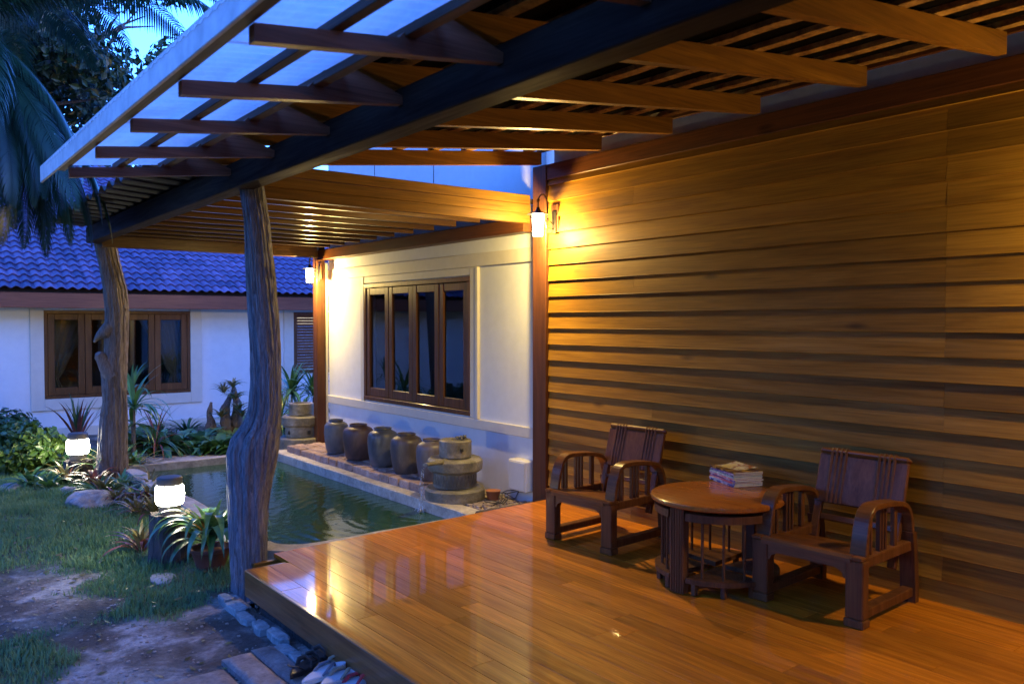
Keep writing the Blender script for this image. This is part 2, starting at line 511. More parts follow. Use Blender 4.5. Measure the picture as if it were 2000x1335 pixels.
b1 = bump(nt, rp.outputs[0], .22, .004)
n2 = noise_n(nt, posvec(nt, (1, 1, 1), rnd=False), 9, 3, .55, .4)
b2 = bump(nt, n2.outputs[0], .30, .008, None, b1)
n3 = noise_n(nt, posvec(nt, (1, 1, 1), rnd=False), 38, 2, .5, .2)
bump(nt, n3.outputs[0], .12, .003, b, b2)
M['water'] = m
m, nt, b = mat_new('falling_water')
b.inputs['Base Color'].default_value = (.75, .8, .85, 1); b.inputs['Roughness'].default_value = .1
tr = N(nt, 'ShaderNodeBsdfTransparent'); mx = N(nt, 'ShaderNodeMixShader')
n1 = noise_n(nt, posvec(nt, (60, 60, 8), rnd=False), 1, 3)
nt.links.new(ramp(nt, n1.outputs[0], [(.42, (.0,)*3), (.62, (.7,)*3)]), mx.inputs[0])
nt.links.new(tr.outputs[0], mx.inputs[1]); nt.links.new(b.outputs[0], mx.inputs[2])
nt.links.new(mx.outputs[0], nt.nodes['Material Output'].inputs[0])
M['fall'] = m

M['lampglass'] = emit('lit_lantern_glass', (1, .80, .50), 5.0, .5)
M['bulb'] = emit('lit_bulb', (1, .9, .7), 30.0)
M['gardenglass'] = emit('lit_garden_lamp', (1, .93, .68), GARDEN_E)

M['grass'] = leafm('grass_blade', (.08, .19, .07), (.19, .30, .11), .6, .3, 3)
M['lf_dark'] = leafm('leaf_dark_green', (.022, .075, .026), (.06, .14, .045), .3, .2)
M['lf_mid'] = leafm('leaf_mid_green', (.03, .10, .025), (.085, .19, .045), .3, .25)
M['lf_pale'] = leafm('leaf_pale_green', (.09, .18, .06), (.22, .34, .12), .35, .3)
M['lf_blue'] = leafm('leaf_blue_green', (.04, .15, .09), (.10, .27, .15), .3, .2)
M['lf_var'] = leafm('leaf_striped', (.05, .15, .05), (.16, .28, .09), .28, .25, 30)
M['lf_red'] = leafm('leaf_maroon', (.09, .028, .03), (.25, .085, .05), .35, .25, 9)
M['lf_brown'] = leafm('leaf_bronze', (.10, .085, .03), (.24, .22, .08), .4, .25, 9)
M['lf_orange'] = leafm('leaf_orange', (.30, .09, .015), (.48, .2, .03), .4, .3, 9)
M['lf_palm'] = leafm('palm_leaflet', (.008, .034, .018), (.022, .062, .03), .35, .25)
M['lf_shrub'] = leafm('shrub_leaf', (.05, .13, .02), (.14, .24, .045), .35, .3)
M['lf_tree'] = leafm('tree_leaf', (.012, .035, .012), (.03, .07, .02), .4, .2)

# ------------------------------------------------------------------ ground
POND = (2.42, 4.10, 5.92, 10.40)          # x0, x1, y0, y1 of the water
def smooth(t): t = max(0, min(1, t)); return t*t*(3-2*t)
DIRT = [(at(90, 1190, Z=-.24), .50), (at(0, 1160, Z=-.24), .62), (at(230, 1265, Z=-.24), .50), (at(390, 1250, Z=-.24), .46),
        (at(120, 1280, Z=-.24), .35), (at(500, 1240, Z=-.24), .50), (at(500, 1330, Z=-.24), .55), (at(250, 1335, Z=-.24), .45),
        (at(470, 1185, Z=-.24), .35), (at(0, 1230, Z=-.24), .30)]
TUFT = [(at(40, 1310, Z=-.24), .33), (at(340, 1175, Z=-.24), .28), (at(250, 1140, Z=-.24), .35), (at(0, 1290, Z=-.24), .35)]
def gz(x, y):
    z = -.24 - .07 * smooth((y - 9) / 6)
    z += .018 * noise.noise(Vector((x*1.3, y*1.3, 0))) + .008 * noise.noise(Vector((x*6, y*6, 3)))
    if 2.36 < x < 4.16 and 5.86 < y < 10.46: z -= .3
    if x > 1.95 and y < 5.6: z -= .12
    return z
def dirtness(x, y):
    d = 0
    for c, r in DIRT:
        q = math.hypot(x-c.x, y-c.y) / r
        d = max(d, 1 - smooth((q - .6) / .7))
    for c, r in TUFT:
        q = math.hypot(x-c.x, y-c.y) / r
        d = min(d, smooth((q - .6) / .6)) if q < 1.2 else d
    d += .55 * noise.noise(Vector((x*2.6, y*2.6, 7))) + .25 * noise.noise(Vector((x*9, y*9, 2)))
    if x > 2.3: d = max(d, .9)
    return max(0, min(1, d))
xs = list(np.arange(-3, 5.0, .07)); ys = list(np.arange(2.5, 15.6, .08))
def grow(a, lo, hi):
    s = .1; left = []; x = a[0]
    while x > lo: s *= 1.35; x -= s; left.append(x)
    s = .1; right = []; x = a[-1]
    while x < hi: s *= 1.35; x += s; right.append(x)
    return left[::-1] + a + right
xs = grow(xs, -400, 400); ys = grow(ys, -400, 600)
nx, ny = len(xs), len(ys)
vs = [(x, y, gz(x, y)) for y in ys for x in xs]
dv = [dirtness(x, y) for y in ys for x in xs]
fs = [(j*nx+i, j*nx+i+1, (j+1)*nx+i+1, (j+1)*nx+i) for j in range(ny-1) for i in range(nx-1)]
mb = MB(); mb.add(vs, fs, True)
m, nt, b = mat_new('garden_soil')
v = posvec(nt, rnd=False)
n1 = noise_n(nt, v, 2.3, 8, .65, .3); n2 = noise_n(nt, v, 30, 6, .7)
sand = ramp(nt, n1.outputs[0], [(.40, (.07, .054, .044)), (.50, (.18, .15, .125)), (.60, (.46, .42, .38))])
sand = mixc(nt, .8, sand, ramp(nt, n2.outputs[0], [(.3, (.42, .42, .42)), (.62, (1.15, 1.15, 1.15))]), 'MULTIPLY')
turf = ramp(nt, n2.outputs[0], [(.3, (.03, .055, .02)), (.7, (.08, .12, .04))])
a_ = N(nt, 'ShaderNodeAttribute'); a_.attribute_name = 'dirt'
nt.links.new(mixc(nt, a_.outputs['Fac'], turf, sand), b.inputs['Base Color'])
b.inputs['Roughness'].default_value = .9
bump(nt, mixc(nt, .5, n1.outputs[0], n2.outputs[0]), 1.0, .05, b)
M['soil'] = m
ground = structure('ground', mb, M['soil'])
at_ = ground.data.attributes.new('dirt', 'FLOAT', 'POINT')
at_.data.foreach_set('value', dv)

# lawn blades: tens of thousands of single blades in one mesh
def blades(name, n, region, hmin, hmax, keep):
    V = []; Fc = []
    for _ in range(n):
        x = random.uniform(region[0], region[1]); y = random.uniform(region[2], region[3])
        k = keep(x, y)
        if random.random() > k: continue
        h = random.uniform(hmin, hmax) * (.5 + .7*k) * (1 + .5*noise.noise(Vector((x*3, y*3, 1))))
        a = random.uniform(0, 2*PI); l = random.uniform(.1, .8) * h
        w = random.uniform(.0022, .0042) * (1 + .06*max(0, y-4))
        dx, dy = math.cos(a), math.sin(a)
        z = gz(x, y) - .004
        b0 = len(V)
        V += [(x - dy*w, y + dx*w, z), (x + dy*w, y - dx*w, z), (x + dx*l*.4 - dy*w*.7, y + dy*l*.4 + dx*w*.7, z + h*.6),
              (x + dx*l*.4 + dy*w*.7, y + dy*l*.4 - dx*w*.7, z + h*.6), (x + dx*l, y + dy*l, z + h)]
        Fc += [(b0, b0+1, b0+3, b0+2), (b0+2, b0+3, b0+4)]
    mb = MB(); mb.v = V; mb.f = Fc; mb.sm = [False]*len(Fc)
    o = link_mesh(name, mb.mesh(name, M['grass']))
    return o
def keepf(x, y):
    if x > 2.28 or (x > 1.72 and y < 5.3): return 0
    return max(0, 1 - 1.35*dirtness(x, y))
o = blades('lawn_grass', 150000, (-1.0, 2.28, 3.8, 12.5), .022, .06, keepf)
tag(o, 'short green lawn grass, thin and patchy around the bare soil', 'grass', kind='stuff')

q = MB(); rs = random.Random(8)
for _ in range(240):
    x = rs.uniform(.2, 2.0); y = rs.uniform(3.9, 8.5)
    if x > 1.68 and y < 5.4: continue
    r_ = rs.uniform(.012, .035); a = rs.uniform(0, 6.28); z_ = gz(x, y) + .004 + (.025 if dirtness(x, y) < .4 else 0)
    ca, sa = math.cos(a), math.sin(a)
    pt = lambda u_, v_, h_: (x + (u_*ca - v_*sa)*r_, y + (u_*sa + v_*ca)*r_, z_ + h_*r_)
    q.add([pt(-1, 0, .1), pt(-.2, -.42, .05), pt(1, 0, .35), pt(-.2, .42, .3)], [(0, 1, 2), (0, 2, 3)], False)
tag(link_mesh('fallen_leaves', q.mesh('fallen_leaves', M['lf_brown'])), 'small dry leaves scattered over the lawn and bare soil', 'leaf litter', kind='stuff')
q = MB()
for _ in range(700):
    x = rs.uniform(.3, 1.95); y = rs.uniform(3.9, 6.6); r_ = rs.uniform(.003, .012)
    if dirtness(x, y) < .5: continue
    z_ = gz(x, y)
    q.add([(x+sx*r_*rs.uniform(.6, 1), y+sy*r_*rs.uniform(.6, 1), z_+sz*r_*.6) for sx in (-1, 1) for sy in (-1, 1) for sz in (-1, 1)], [(0,1,3,2),(4,6,7,5),(0,4,5,1),(2,3,7,6),(1,5,7,3)], False)
tag(link_mesh('pebbles', q.mesh('pebbles', M['gravel'])), 'small pebbles and crumbs of soil on the bare ground', 'pebbles', kind='stuff')

# ------------------------------------------------------------------ pond
x0, x1, y0, y1 = POND
mb = MB()
nW = 60
mb.add([(x0-.06, y0-.06, -.2), (x1+.06, y0-.06, -.2), (x1+.06, y1+.06, -.2), (x0-.06, y1+.06, -.2)], [(0, 1, 2, 3)])
structure('pond_water', mb, M['water'])
def coping(name, pts_in, pts_out, zt, zb):
    mb = MB(); n = len(pts_in)
    vs = []
    for (a, b_) in zip(pts_in, pts_out):
        jz = .006 * noise.noise(Vector((a[0]*3, a[1]*3, 0)))
        vs += [(a[0], a[1], zt+jz), (b_[0], b_[1], zt+jz), (b_[0], b_[1], zb), (a[0], a[1], zb),
               (a[0]+(b_[0]-a[0])*.08, a[1]+(b_[1]-a[1])*.08, zt+jz+.006)]
    fs = []
    for i in range(n-1):
        p = i*5; q = p+5
        fs += [(p+4, p+1, q+1, q+4), (p, p+4, q+4, q), (p+1, p+2, q+2, q+1), (p+2, p+3, q+3, q+2), (p+3, p, q, q+3)]
    mb.add(vs, fs, False)
    mb.f += [(0, 4, 1, 2, 3), tuple(reversed([(n-1)*5+k for k in (0, 4, 1, 2, 3)]))]; mb.sm += [False, False]
    return mb
pond_edge = empty('pond_coping', (x0, y0, -.2), kind='structure')
def wl(a, b_, n, w=.012):
    out = []
    for i in range(n+1):
        t = i/n
        x = a[0]+(b_[0]-a[0])*t; y = a[1]+(b_[1]-a[1])*t
        out.append((x + w*noise.noise(Vector((x*3, y*3, 1))), y + w*noise.noise(Vector((x*3, y*3, 9)))))
    return out
# left edge (slightly wavy), far edge, right edge, near edge behind the deck
obj('edge_slab', coping('c', wl((x0, y0+.25), (x0+.02, y1-.25), 24, .03), wl((x0-.17, y0+.2), (x0-.15, y1+.1), 24, .03), -.125, -.34), M['concrete'], pond_edge)
obj('edge_slab', coping('c', wl((x0-.1, y1+.0), (x1+.1, y1+.0), 16), wl((x0-.15, y1+.16), (x1+.1, y1+.16), 16), -.118, -.34), M['concrete'], pond_edge)
obj('edge_slab', coping('c', wl((x1, y1+.05), (x1, y0-.02), 24, .008), wl((x1+.19, y1+.05), (x1+.19, y0-.02), 24, .008), -.10, -.34), M['concrete'], pond_edge)
# near edge with its rounded left corner
cin = []; cout = []
for i in range(9):
    a = PI + PI/2 * i/8
    cin.append((x0+.26 + .26*math.cos(a), y0+.26 + .26*math.sin(a)))
    cout.append((x0+.26 + .44*math.cos(a), y0+.26 + .44*math.sin(a)))
cin += wl((x0+.3, y0), (x1-.05, y0+.02), 14); cout += wl((x0+.3, y0-.20), (x1-.05, y0-.2), 14)
obj('edge_slab', coping('c', cin, cout, -.112, -.34), M['concrete'], pond_edge)

# brick ledge under the jars: every brick a part
ledge = empty('brick_ledge', (4.3, 6.6, -.1), 'low ledge of old bricks along the pond carrying the row of jars', 'ledge')
bmesh_b = MB(); bmesh_b.cbox((-.055, -.105, -.045), (.055, .105, .045), .008); me_b = bmesh_b.mesh('brick', M['brick'])
for i in range(17):
    y = 6.86 + i*.205
    for j in range(5):
        if j == 4 and i % 2: pass
        x = 4.305 + j*.117
        link_mesh('brick', me_b, ledge, Vector((x + random.uniform(-.008, .008), y + random.uniform(-.006, .006) + (.05 if j % 2 else 0), -.068 + random.uniform(-.008, .006))) - Vector(ledge.location),
                  (random.uniform(-.03, .03), random.uniform(-.03, .03), random.uniform(-.05, .05)), (1, random.uniform(.88, .97), 1))
# gravel bed by the wall foot and fountain
mb = MB(); mb.box((4.28, 5.80, -.30), (4.86, 10.6, -.125))
structure('gravel_bed', mb, M['gravel'])
mb = MB()
for _ in range(420):
    x = random.uniform(4.3, 4.85); y = random.uniform(5.95, 6.8); r = random.uniform(.008, .026)
    v8 = [(x + sx*r*random.uniform(.6, 1), y + sy*r*random.uniform(.6, 1), -.122 + (sz+1)*r*.55*random.uniform(.7, 1)) for sx in (-1, 1) for sy in (-1, 1) for sz in (-1, 1)]
    mb.add(v8, [(0,1,3,2),(4,6,7,5),(0,4,5,1),(2,3,7,6),(0,2,6,4),(1,5,7,3)], True)
o = thing_mesh('gravel', mb, M['gravel'], (4.6, 6.4, -.12), 'loose pale gravel at the foot of the white wall beside the fountain', 'gravel', kind='stuff')
# timber sleeper closing the bed against the deck
mb = MB(); mb.cbox((4.12, 5.70, -.22), (4.80, 5.83, -.055), .012)
thing_mesh('timber_kerb', mb, M['bark'], (4.4, 5.76, -.2), 'dark weathered timber kerb between deck and gravel by the electrical box', 'timber')

# ------------------------------------------------------------------ deck
deck = empty('deck', (1.86, 5.2, -.02), kind='structure')
def deck_end(x): return 5.19 if x < 2.14 else 5.46 + (x-2.14)*.06
x = 1.885; i = 0
while x < 4.79:
    w = .137
    x2 = min(x + w, 4.79)
    y = deck_end(x)
    random.seed(100+i)
    yy = [y]
    c = y - random.uniform(.3, 1.9)
    while c > -6.6: yy.append(c); c -= random.uniform(1.1, 2.3)
    yy.append(-7.0)
    for a, b_ in zip(yy[1:], yy[:-1]):
        mb = MB(); jz = random.uniform(-.0006, .0006)
        mb.cbox((x+.0006, a+.0006, -.03), (x2-.0006, b_-.0006, jz), .0014)
        obj('plank', mb, M['deck'], deck)
    x = x2; i += 1
random.seed(11)
mb = MB(); mb.cbox((1.858, -7.0, -.165), (1.884, 5.19, .004), .004); obj('edge_board', mb, M['fascia'], deck)
mb = MB(); mb.cbox((1.884, 5.191, -.165), (2.14, 5.215, -.001), .003); obj('edge_board', mb, M['fascia'], deck)
mb = MB(); mb.cbox((2.0, 5.40, -.3), (4.75, 5.44, -.034), .003); obj('joist', mb, M['beam_x'], deck)
mb = MB(); mb.box((1.92, -7.0, -.40), (2.0, 5.1, -.034)); obj('joist', mb, M['bark'], deck)

# ------------------------------------------------------------------ clapboard wall
XW = 4.79
clap = empty('clapboard_wall', (XW, 2.0, 0), 'long wall of overlapping stained timber boards behind the chairs', 'wall')
pitch_b = .1412
z = -.012; row = 0
BJ = [2.15, 4.56]
while z < 2.86:
    zt = min(z + pitch_b + .02, 2.9)
    rs = random.Random(row*13+1)
    cuts = [5.60]
    if row % 3 != 0 or row > 9:
        cuts.append(2.15)
    elif rs.random() < .6: cuts.append(4.4 + rs.uniform(-.2, .25))
    if row in (5, 13, 18): cuts.insert(1, 4.56)
    cuts.append(rs.uniform(.2, 1.2)); cuts.append(-3.0 + rs.uniform(-.5, .5)); cuts.append(-7.0)
    cuts = sorted(set(cuts), reverse=True)
    for a, b_ in zip(cuts[1:], cuts[:-1]):
        mb = MB()
        j = rs.uniform(-.0012, .0012) - (.010 if z > 2.3 else 0)
        # wedge section: thick lower lip stands proud, top tucks under the next board
        sec = [(XW-.022+j, z), (XW-.0205+j, z+.003), (XW-.004, zt), (XW+.004, zt), (XW-.002, z)]
        vs = [(p[0], a+.0006, p[1]) for p in sec] + [(p[0], b_-.0006, p[1]) for p in sec]
        n = len(sec)
        mb.add(vs, [tuple(range(n)), tuple(reversed(range(n, 2*n)))] + [(k, k+n, (k+1) % n + n, (k+1) % n) for k in range(n)])
        obj('board', mb, M['clap'], clap)
    z += pitch_b; row += 1
mb = MB(); mb.cbox((XW-.036, -7.0, 2.862), (XW+.02, 5.602, 3.0), .004); obj('top_board', mb, M['redwood_y'], clap)
mb = MB(); mb.cbox((XW-.045, 5.604, -.12), (XW+.07, 5.79, 3.0), .004); obj('corner_post', mb, M['redwood_z'], clap)
mb = MB(); mb.box((XW+.006, -7.0, -.3), (XW+.16, 5.6, 3.0)); obj('backing', mb, M['upper'], clap)
mb = MB(); mb.box((XW+.05, -7.0, 3.003), (XW+.16, 5.6, 3.75)); 
obj('upper_panel', mb, M['upper'], clap)

# ------------------------------------------------------------------ window builder: frame > sash, pane
def window(parent, O, ex, n_out, W, H, nsash, sw=.075):
    """O = lower-left corner, ex = unit vector along the width, n_out = outward normal"""
    Mx = Matrix((( ex.x, -n_out.x, 0, O.x), (ex.y, -n_out.y, 0, O.y), (0, 0, 1, O.z), (0, 0, 0, 1)))
    fr_ = MB(); f = .05
    fr_.cbox((0, -.03, 0), (W, .08, f), .004, Mx); fr_.cbox((0, -.028, H-f), (W, .08, H), .004, Mx)
    fr_.cbox((0, -.026, f+.0005), (f, .08, H-f-.0005), .004, Mx); fr_.cbox((W-f, -.026, f+.0005), (W, .08, H-f-.0005), .004, Mx)
    wf = obj('window', fr_, M['sash_z'], parent)
    w1 = (W - 2*f) / nsash
    for k in range(nsash):
        a = f + k*w1 + .003; b_ = a + w1 - .006
        s_ = MB(); y0_, y1_ = (-.012, .03) if k % 2 else (-.016, .028)
        s_.cbox((a, y0_, f+.004), (a+sw, y1_, H-f-.004), .005, Mx)
        s_.cbox((b_-sw, y0_, f+.004), (b_, y1_, H-f-.004), .005, Mx)
        s_.cbox((a+sw, y0_+.003, f+.004), (b_-sw, y1_-.003, f+.004+sw*1.25), .005, Mx)
        s_.cbox((a+sw, y0_+.003, H-f-.004-sw), (b_-sw, y1_-.003, H-f-.004), .005, Mx)
        obj('sash', s_, M['sash_z'], wf)
        p_ = MB(); p_.add([Mx @ Vector(q) for q in ((a+sw, .008, f+.004+sw*1.25), (b_-sw, .008, f+.004+sw*1.25), (b_-sw, .008, H-f-.004-sw), (a+sw, .008, H-f-.004-sw))], [(0, 1, 2, 3)])
        obj('pane', p_, M['glass'], wf)
    return wf

# ------------------------------------------------------------------ white wing of the house (same direction as the clapboards)
XV = 4.90
wing = empty('white_wing', (XV, 8.0, -.2), 'white plastered house wing with four-sash window beside the pond', 'house')
# window opening
pw0 = at(714, 660, X=XV); pw1 = at(921, 660, X=XV)
wy0, wy1 = pw1.y, pw0.y            # near, far
wz0, wz1 = .62, 2.07
Y0, Y1 = 5.78, 10.36
def wall_x(mbx, xa, xb, ya, yb, za, zb): mbx.box((xa, ya, za), (xb, yb, zb)); return mbx
mb = MB()
wall_x(mb, XV, XV+.14, Y0, wy0, -.35, 4.4); wall_x(mb, XV, XV+.14, wy1, Y1, -.35, 3.75)
wall_x(mb, XV, XV+.14, wy0, wy1, -.35, wz0); wall_x(mb, XV, XV+.14, wy0, wy1, wz1, 4.4)
mb.box((XV+.14, Y1-.14, -.35), (10.5, Y1, 4.4))
obj('wall', mb, M['plaster'], wing)
def trimb(ya, yb, za, zb, t): 
    q = MB(); q.cbox((XV-t, ya, za), (XV+.001, yb, zb), .004); obj('trim', q, M['trim'], wing)
trimb(Y0, Y1, 2.165, 2.30, .022)                 # upper band
trimb(Y0, Y1, .50, .60, .030)                    # lower band (sill course)
trimb(wy0-.10, wy0-.004, .602, 2.163, .026); trimb(wy1+.004, wy1+.09, .602, 2.163, .026)
trimb(wy0-.004, wy1+.004, 2.08, 2.163, .020)
q = MB(); q.cbox((XV-.034, wy0-.15, .602), (XV+.001, wy0-.105, 2.163), .004); obj('trim', q, M['trim'], wing)
window(wing, Vector((XV, wy1, wz0)), Vector((0, -1, 0)), Vector((-1, 0, 0)), wy1-wy0, wz1-wz0, 4, .085)
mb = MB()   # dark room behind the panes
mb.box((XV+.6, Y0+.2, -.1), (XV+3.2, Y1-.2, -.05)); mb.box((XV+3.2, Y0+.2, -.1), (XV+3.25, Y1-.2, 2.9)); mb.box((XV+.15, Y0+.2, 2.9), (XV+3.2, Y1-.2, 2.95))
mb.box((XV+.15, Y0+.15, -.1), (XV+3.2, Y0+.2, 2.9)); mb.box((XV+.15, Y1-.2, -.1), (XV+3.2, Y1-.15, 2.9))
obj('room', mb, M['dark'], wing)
for yy_ in (7.7, 9.05):
    q = MB(); q.cbox((XV-.006, yy_-.004, 2.78), (XV+.001, yy_+.004, 3.7), .002); obj('joint_strip', q, M['bark'], wing)
# corner post with the second lantern
q = MB(); q.cbox((4.73, 10.37, -.34), (4.85, 10.50, 2.62), .005)
thing_mesh('corner_post', q, M['redwood_z'], (4.79, 10.43, -.3), 'reddish square timber post at the far corner of the white wing', 'post')
q = MB(); q.cbox((4.86, 10.37, -.34), (4.895, 10.42, 2.4), .003); obj('corner_strip', q, M['trim'], wing)

# ------------------------------------------------------------------ far building
YF = 15.3
farb = empty('far_house', (3, YF, -.35), 'white bungalow across the garden with blue tiled roof and brown eave board', 'house')
fw0 = at(86, 690, Y=YF).x; fw1 = at(371, 690, Y=YF).x
fz0 = at(230, 772, Y=YF).z; fz1 = at(230, 607, Y=YF).z
dw0 = at(573, 690, Y=YF).x; dw1 = dw0 + .95; dz1 = fz1; dz0 = at(600, 728, Y=YF).z
mb = MB()
def wally(xa, xb, za, zb, t=.14, y=YF): mb.box((xa, y, za), (xb, y+t, zb))
wally(-14, fw0, -.6, 2.1); wally(fw1, dw0, -.6, 2.1); wally(dw1, 12, -.6, 2.1)
wally(fw0, fw1, -.6, fz0); wally(fw0, fw1, fz1, 2.1); wally(dw0, dw1, -.6, dz0); wally(dw0, dw1, dz1, 2.1)
obj('wall', mb, M['plaster'], farb)
def ftrim(xa, xb, za, zb, t):
    q = MB(); q.cbox((xa, YF-t, za), (xb, YF+.001, zb), .004); obj('trim', q, M['trim'], farb)
ftrim(fw0-.20, fw0-.003, fz0-.19, fz1+.1, .035); ftrim(fw1+.003, fw1+.20, fz0-.19, fz1+.1, .035)
ftrim(fw0-.003, fw1+.003, fz0-.19, fz0-.003, .032); ftrim(dw0-.2, dw0-.003, -.1, dz1+.08, .035)
zb_ = at(400, 815, Y=YF).z; ftrim(-10, dw0-.2, zb_-.16, zb_, .03)
window(farb, Vector((fw0, YF, fz0)), Vector((1, 0, 0)), Vector((0, -1, 0)), fw1-fw0, fz1-fz0, 4, .10)
dw_ = MB(); dw_.cbox((dw0, YF-.03, dz0), (dw0+.07, YF+.08, dz1), .004); dw_.cbox((dw0+.07, YF-.03, dz0), (dw1, YF+.08, dz0+.07), .004); dw_.cbox((dw0+.07, YF-.03, dz1-.07), (dw1, YF+.08, dz1), .004)
dwo = obj('shutter', dw_, M['sash_z'], farb)
zz_ = dz0 + .085
while zz_ < dz1 - .09:
    q = MB(); q.cbox((dw0+.072, YF+.0, zz_), (dw1-.002, YF+.03, zz_+.05), .004, Matrix.Identity(4)); obj('slat', q, M['redwood_x'], dwo); zz_ += .056
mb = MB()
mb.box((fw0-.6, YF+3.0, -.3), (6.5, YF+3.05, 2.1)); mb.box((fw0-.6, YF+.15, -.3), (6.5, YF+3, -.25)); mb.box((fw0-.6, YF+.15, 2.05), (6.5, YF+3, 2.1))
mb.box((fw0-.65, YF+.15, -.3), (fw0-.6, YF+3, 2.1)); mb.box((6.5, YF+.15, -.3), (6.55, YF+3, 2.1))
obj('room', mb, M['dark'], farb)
# tied curtains
for xa, sgn, nm in ((fw0+.22, 1, 'pale curtain tied back inside the far window, left side'), (fw1-.22, -1, 'pale curtain tied back inside the far window, right side')):
    q = MB(); vs = []; fs = []; nu, nv = 24, 14
    for j in range(nv+1):
        v_ = j/nv; zz = fz1 - .08 - v_*(fz1-fz0-.1)
        wd = .62*(1-v_)**1.4 + .10 if v_ < .75 else .12 + (v_-.75)*.5
        for i_ in range(nu+1):
            u_ = i_/nu
            vs.append((xa + sgn*(u_*wd) - sgn*.1, YF+.30 + .02*math.sin(u_*26), zz))
    for j in range(nv):
        for i_ in range(nu):
            a = j*(nu+1)+i_; fs.append((a, a+1, a+nu+2, a+nu+1))
    q.add(vs, fs, True)
    thing_mesh('curtain', q, M['curtain'], (xa, YF+.3, fz0), nm, 'curtain', 'curtains in the far window')
# eave board, soffit
EY = 14.72
ez0 = at(300, 603, Y=EY).z; ez1 = at(300, 575, Y=EY).z
q = MB(); q.cbox((-14, EY, ez0), (12, EY+.05, ez1), .006); obj('eave_board', q, M['fascia_far'], farb)
q = MB(); q.box((-14, EY+.05, ez0+.03), (12, YF, ez0+.05)); obj('soffit', q, M['upper'], farb)
# tiles
SL = math.atan(.55)
def tile_mesh(name, w, L, amp, mat, th=.014, lf=.048):
    mb = MB(); n = 10; vs = []; fs = []
    for j, yy in enumerate((0, L)):
        for top in (0, 1):
            for i in range(n+1):
                s_ = i/n
                h = amp * (math.sin(PI*min(1, s_/.62)) if s_ < .62 else -.45*math.sin(PI*(s_-.62)/.38))
                lift = lf if j == 0 else 0
                vs.append((s_*w*1.04, yy, h + lift + (th if top else 0)))
    def I(j, t_, i): return (j*2+t_)*(n+1)+i
    for i in range(n):
        fs += [(I(0,1,i), I(0,1,i+1), I(1,1,i+1), I(1,1,i)), (I(0,0,i), I(1,0,i), I(1,0,i+1), I(0,0,i+1)),
               (I(0,0,i), I(0,0,i+1), I(0,1,i+1), I(0,1,i)), (I(1,0,i), I(1,1,i), I(1,1,i+1), I(1,0,i+1))]
    fs += [(I(0,0,0), I(0,1,0), I(1,1,0), I(1,0,0)), (I(0,0,n), I(1,0,n), I(1,1,n), I(0,1,n))]
    mb.add(vs, fs, True)
    return mb
tw, tg = .155, .215
tm = tile_mesh('roof_tile', tw, .26, .027, None, th=.012, lf=.034)
me_t = tm.mesh('roof_tile', M['tile'])
roofs = MB()
cnt = 0
TZ = ez1 + .035
for r_ in range(28):
    for c_ in range(-60, 52):
        px_ = c_*tw + .6
        p = Vector((px_, EY-.06 + r_*tg*math.cos(SL), TZ + r_*tg*math.sin(SL)))
        # columns one can see through the gap left of the wing are single tiles
        vis = (-.35 < px_ < 5.9) and r_ < 9
        if vis and cnt < 300:
            link_mesh('roof_tile', me_t, farb, p - Vector(farb.location), (SL, 0, random.uniform(-.006, .006))); cnt += 1
        else:
            Mt = Matrix.Translation(p) @ Matrix.Rotation(SL, 4, 'X')
            roofs.add([Mt @ Vector(v_) for v_ in tm.v], tm.f, True)
obj('roof_tiles', roofs, M['tile'], farb, kind='stuff')
q = MB(); q.add([(-14, EY, ez1+.0), (12, EY, ez1+.0), (12, EY+5.2, ez1+2.86), (-14, EY+5.2, ez1+2.86), (-14, EY+10.4, ez1), (12, EY+10.4, ez1)], [(0,1,2,3), (3,2,5,4)])
obj('roof_deck', q, M['tile_dark'], farb)

# ------------------------------------------------------------------ veranda roof
vr = empty('veranda_roof', (2.0, 3.0, 2.5), 'timber lean-to veranda roof over the deck with translucent outer sheets', 'roof')
BX0, BX1 = 1.93, 2.06
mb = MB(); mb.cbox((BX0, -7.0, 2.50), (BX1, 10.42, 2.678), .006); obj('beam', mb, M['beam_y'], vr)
RY = [5.63 - .762*k for k in range(17)]
XE = 4.70
SLP = (3.0 - 2.68) / (4.7 - 1.97)
def zr(x): return 2.68 + SLP*(x-1.97)          # underside of the inner rafters
def sloped(mb, xa, xb, y0_, y1_, za_, zb_, h, M_=None):
    vs = [(xa, y0_, za_), (xb, y0_, zb_), (xb, y1_, zb_), (xa, y1_, za_), (xa, y0_, za_+h), (xb, y0_, zb_+h), (xb, y1_, zb_+h), (xa, y1_, za_+h)]
    return mb.add(vs, [(0,3,2,1),(4,5,6,7),(0,1,5,4),(1,2,6,5),(2,3,7,6),(3,0,4,7)])
XO = .95                                         # outer end of outriggers
for k, y in enumerate(RY):
    jj = random.uniform(-.004, .004)
    mb = MB(); sloped(mb, 1.60, XE + random.uniform(-.03, .02), y-.002, y+.05, zr(1.60)+jj, zr(XE)+jj, .115)
    obj('rafter', mb, M['beam_x'], vr)
    # outrigger: lapped on the near side of the rafter, its top cut away towards the beam
    za = 2.475; zb = 2.60
    mb = MB()
    def zo(x): return za + (zb-za)*(x-XO)/(1.97-XO)
    xs_ = [XO, 1.42, BX1]
    ha = .058
    prof = [(XO, zo(XO)), (BX0-.002, zo(BX0)), (BX0-.002, zo(BX0)+.04), (1.64, zo(1.64)+.165), (1.55, zo(1.55)+.14), (1.47, zo(1.47)+ha), (XO, zo(XO)+ha)]
    n = len(prof)
    vs = [(p[0], y-.052, p[1]) for p in prof] + [(p[0], y-.004, p[1]) for p in prof]
    mb.add(vs, [tuple(range(n)), tuple(reversed(range(n, 2*n)))] + [(k2, k2+n, (k2+1) % n + n, (k2+1) % n) for k2 in range(n)])
    obj('outrigger', mb, M['outrig'], vr)
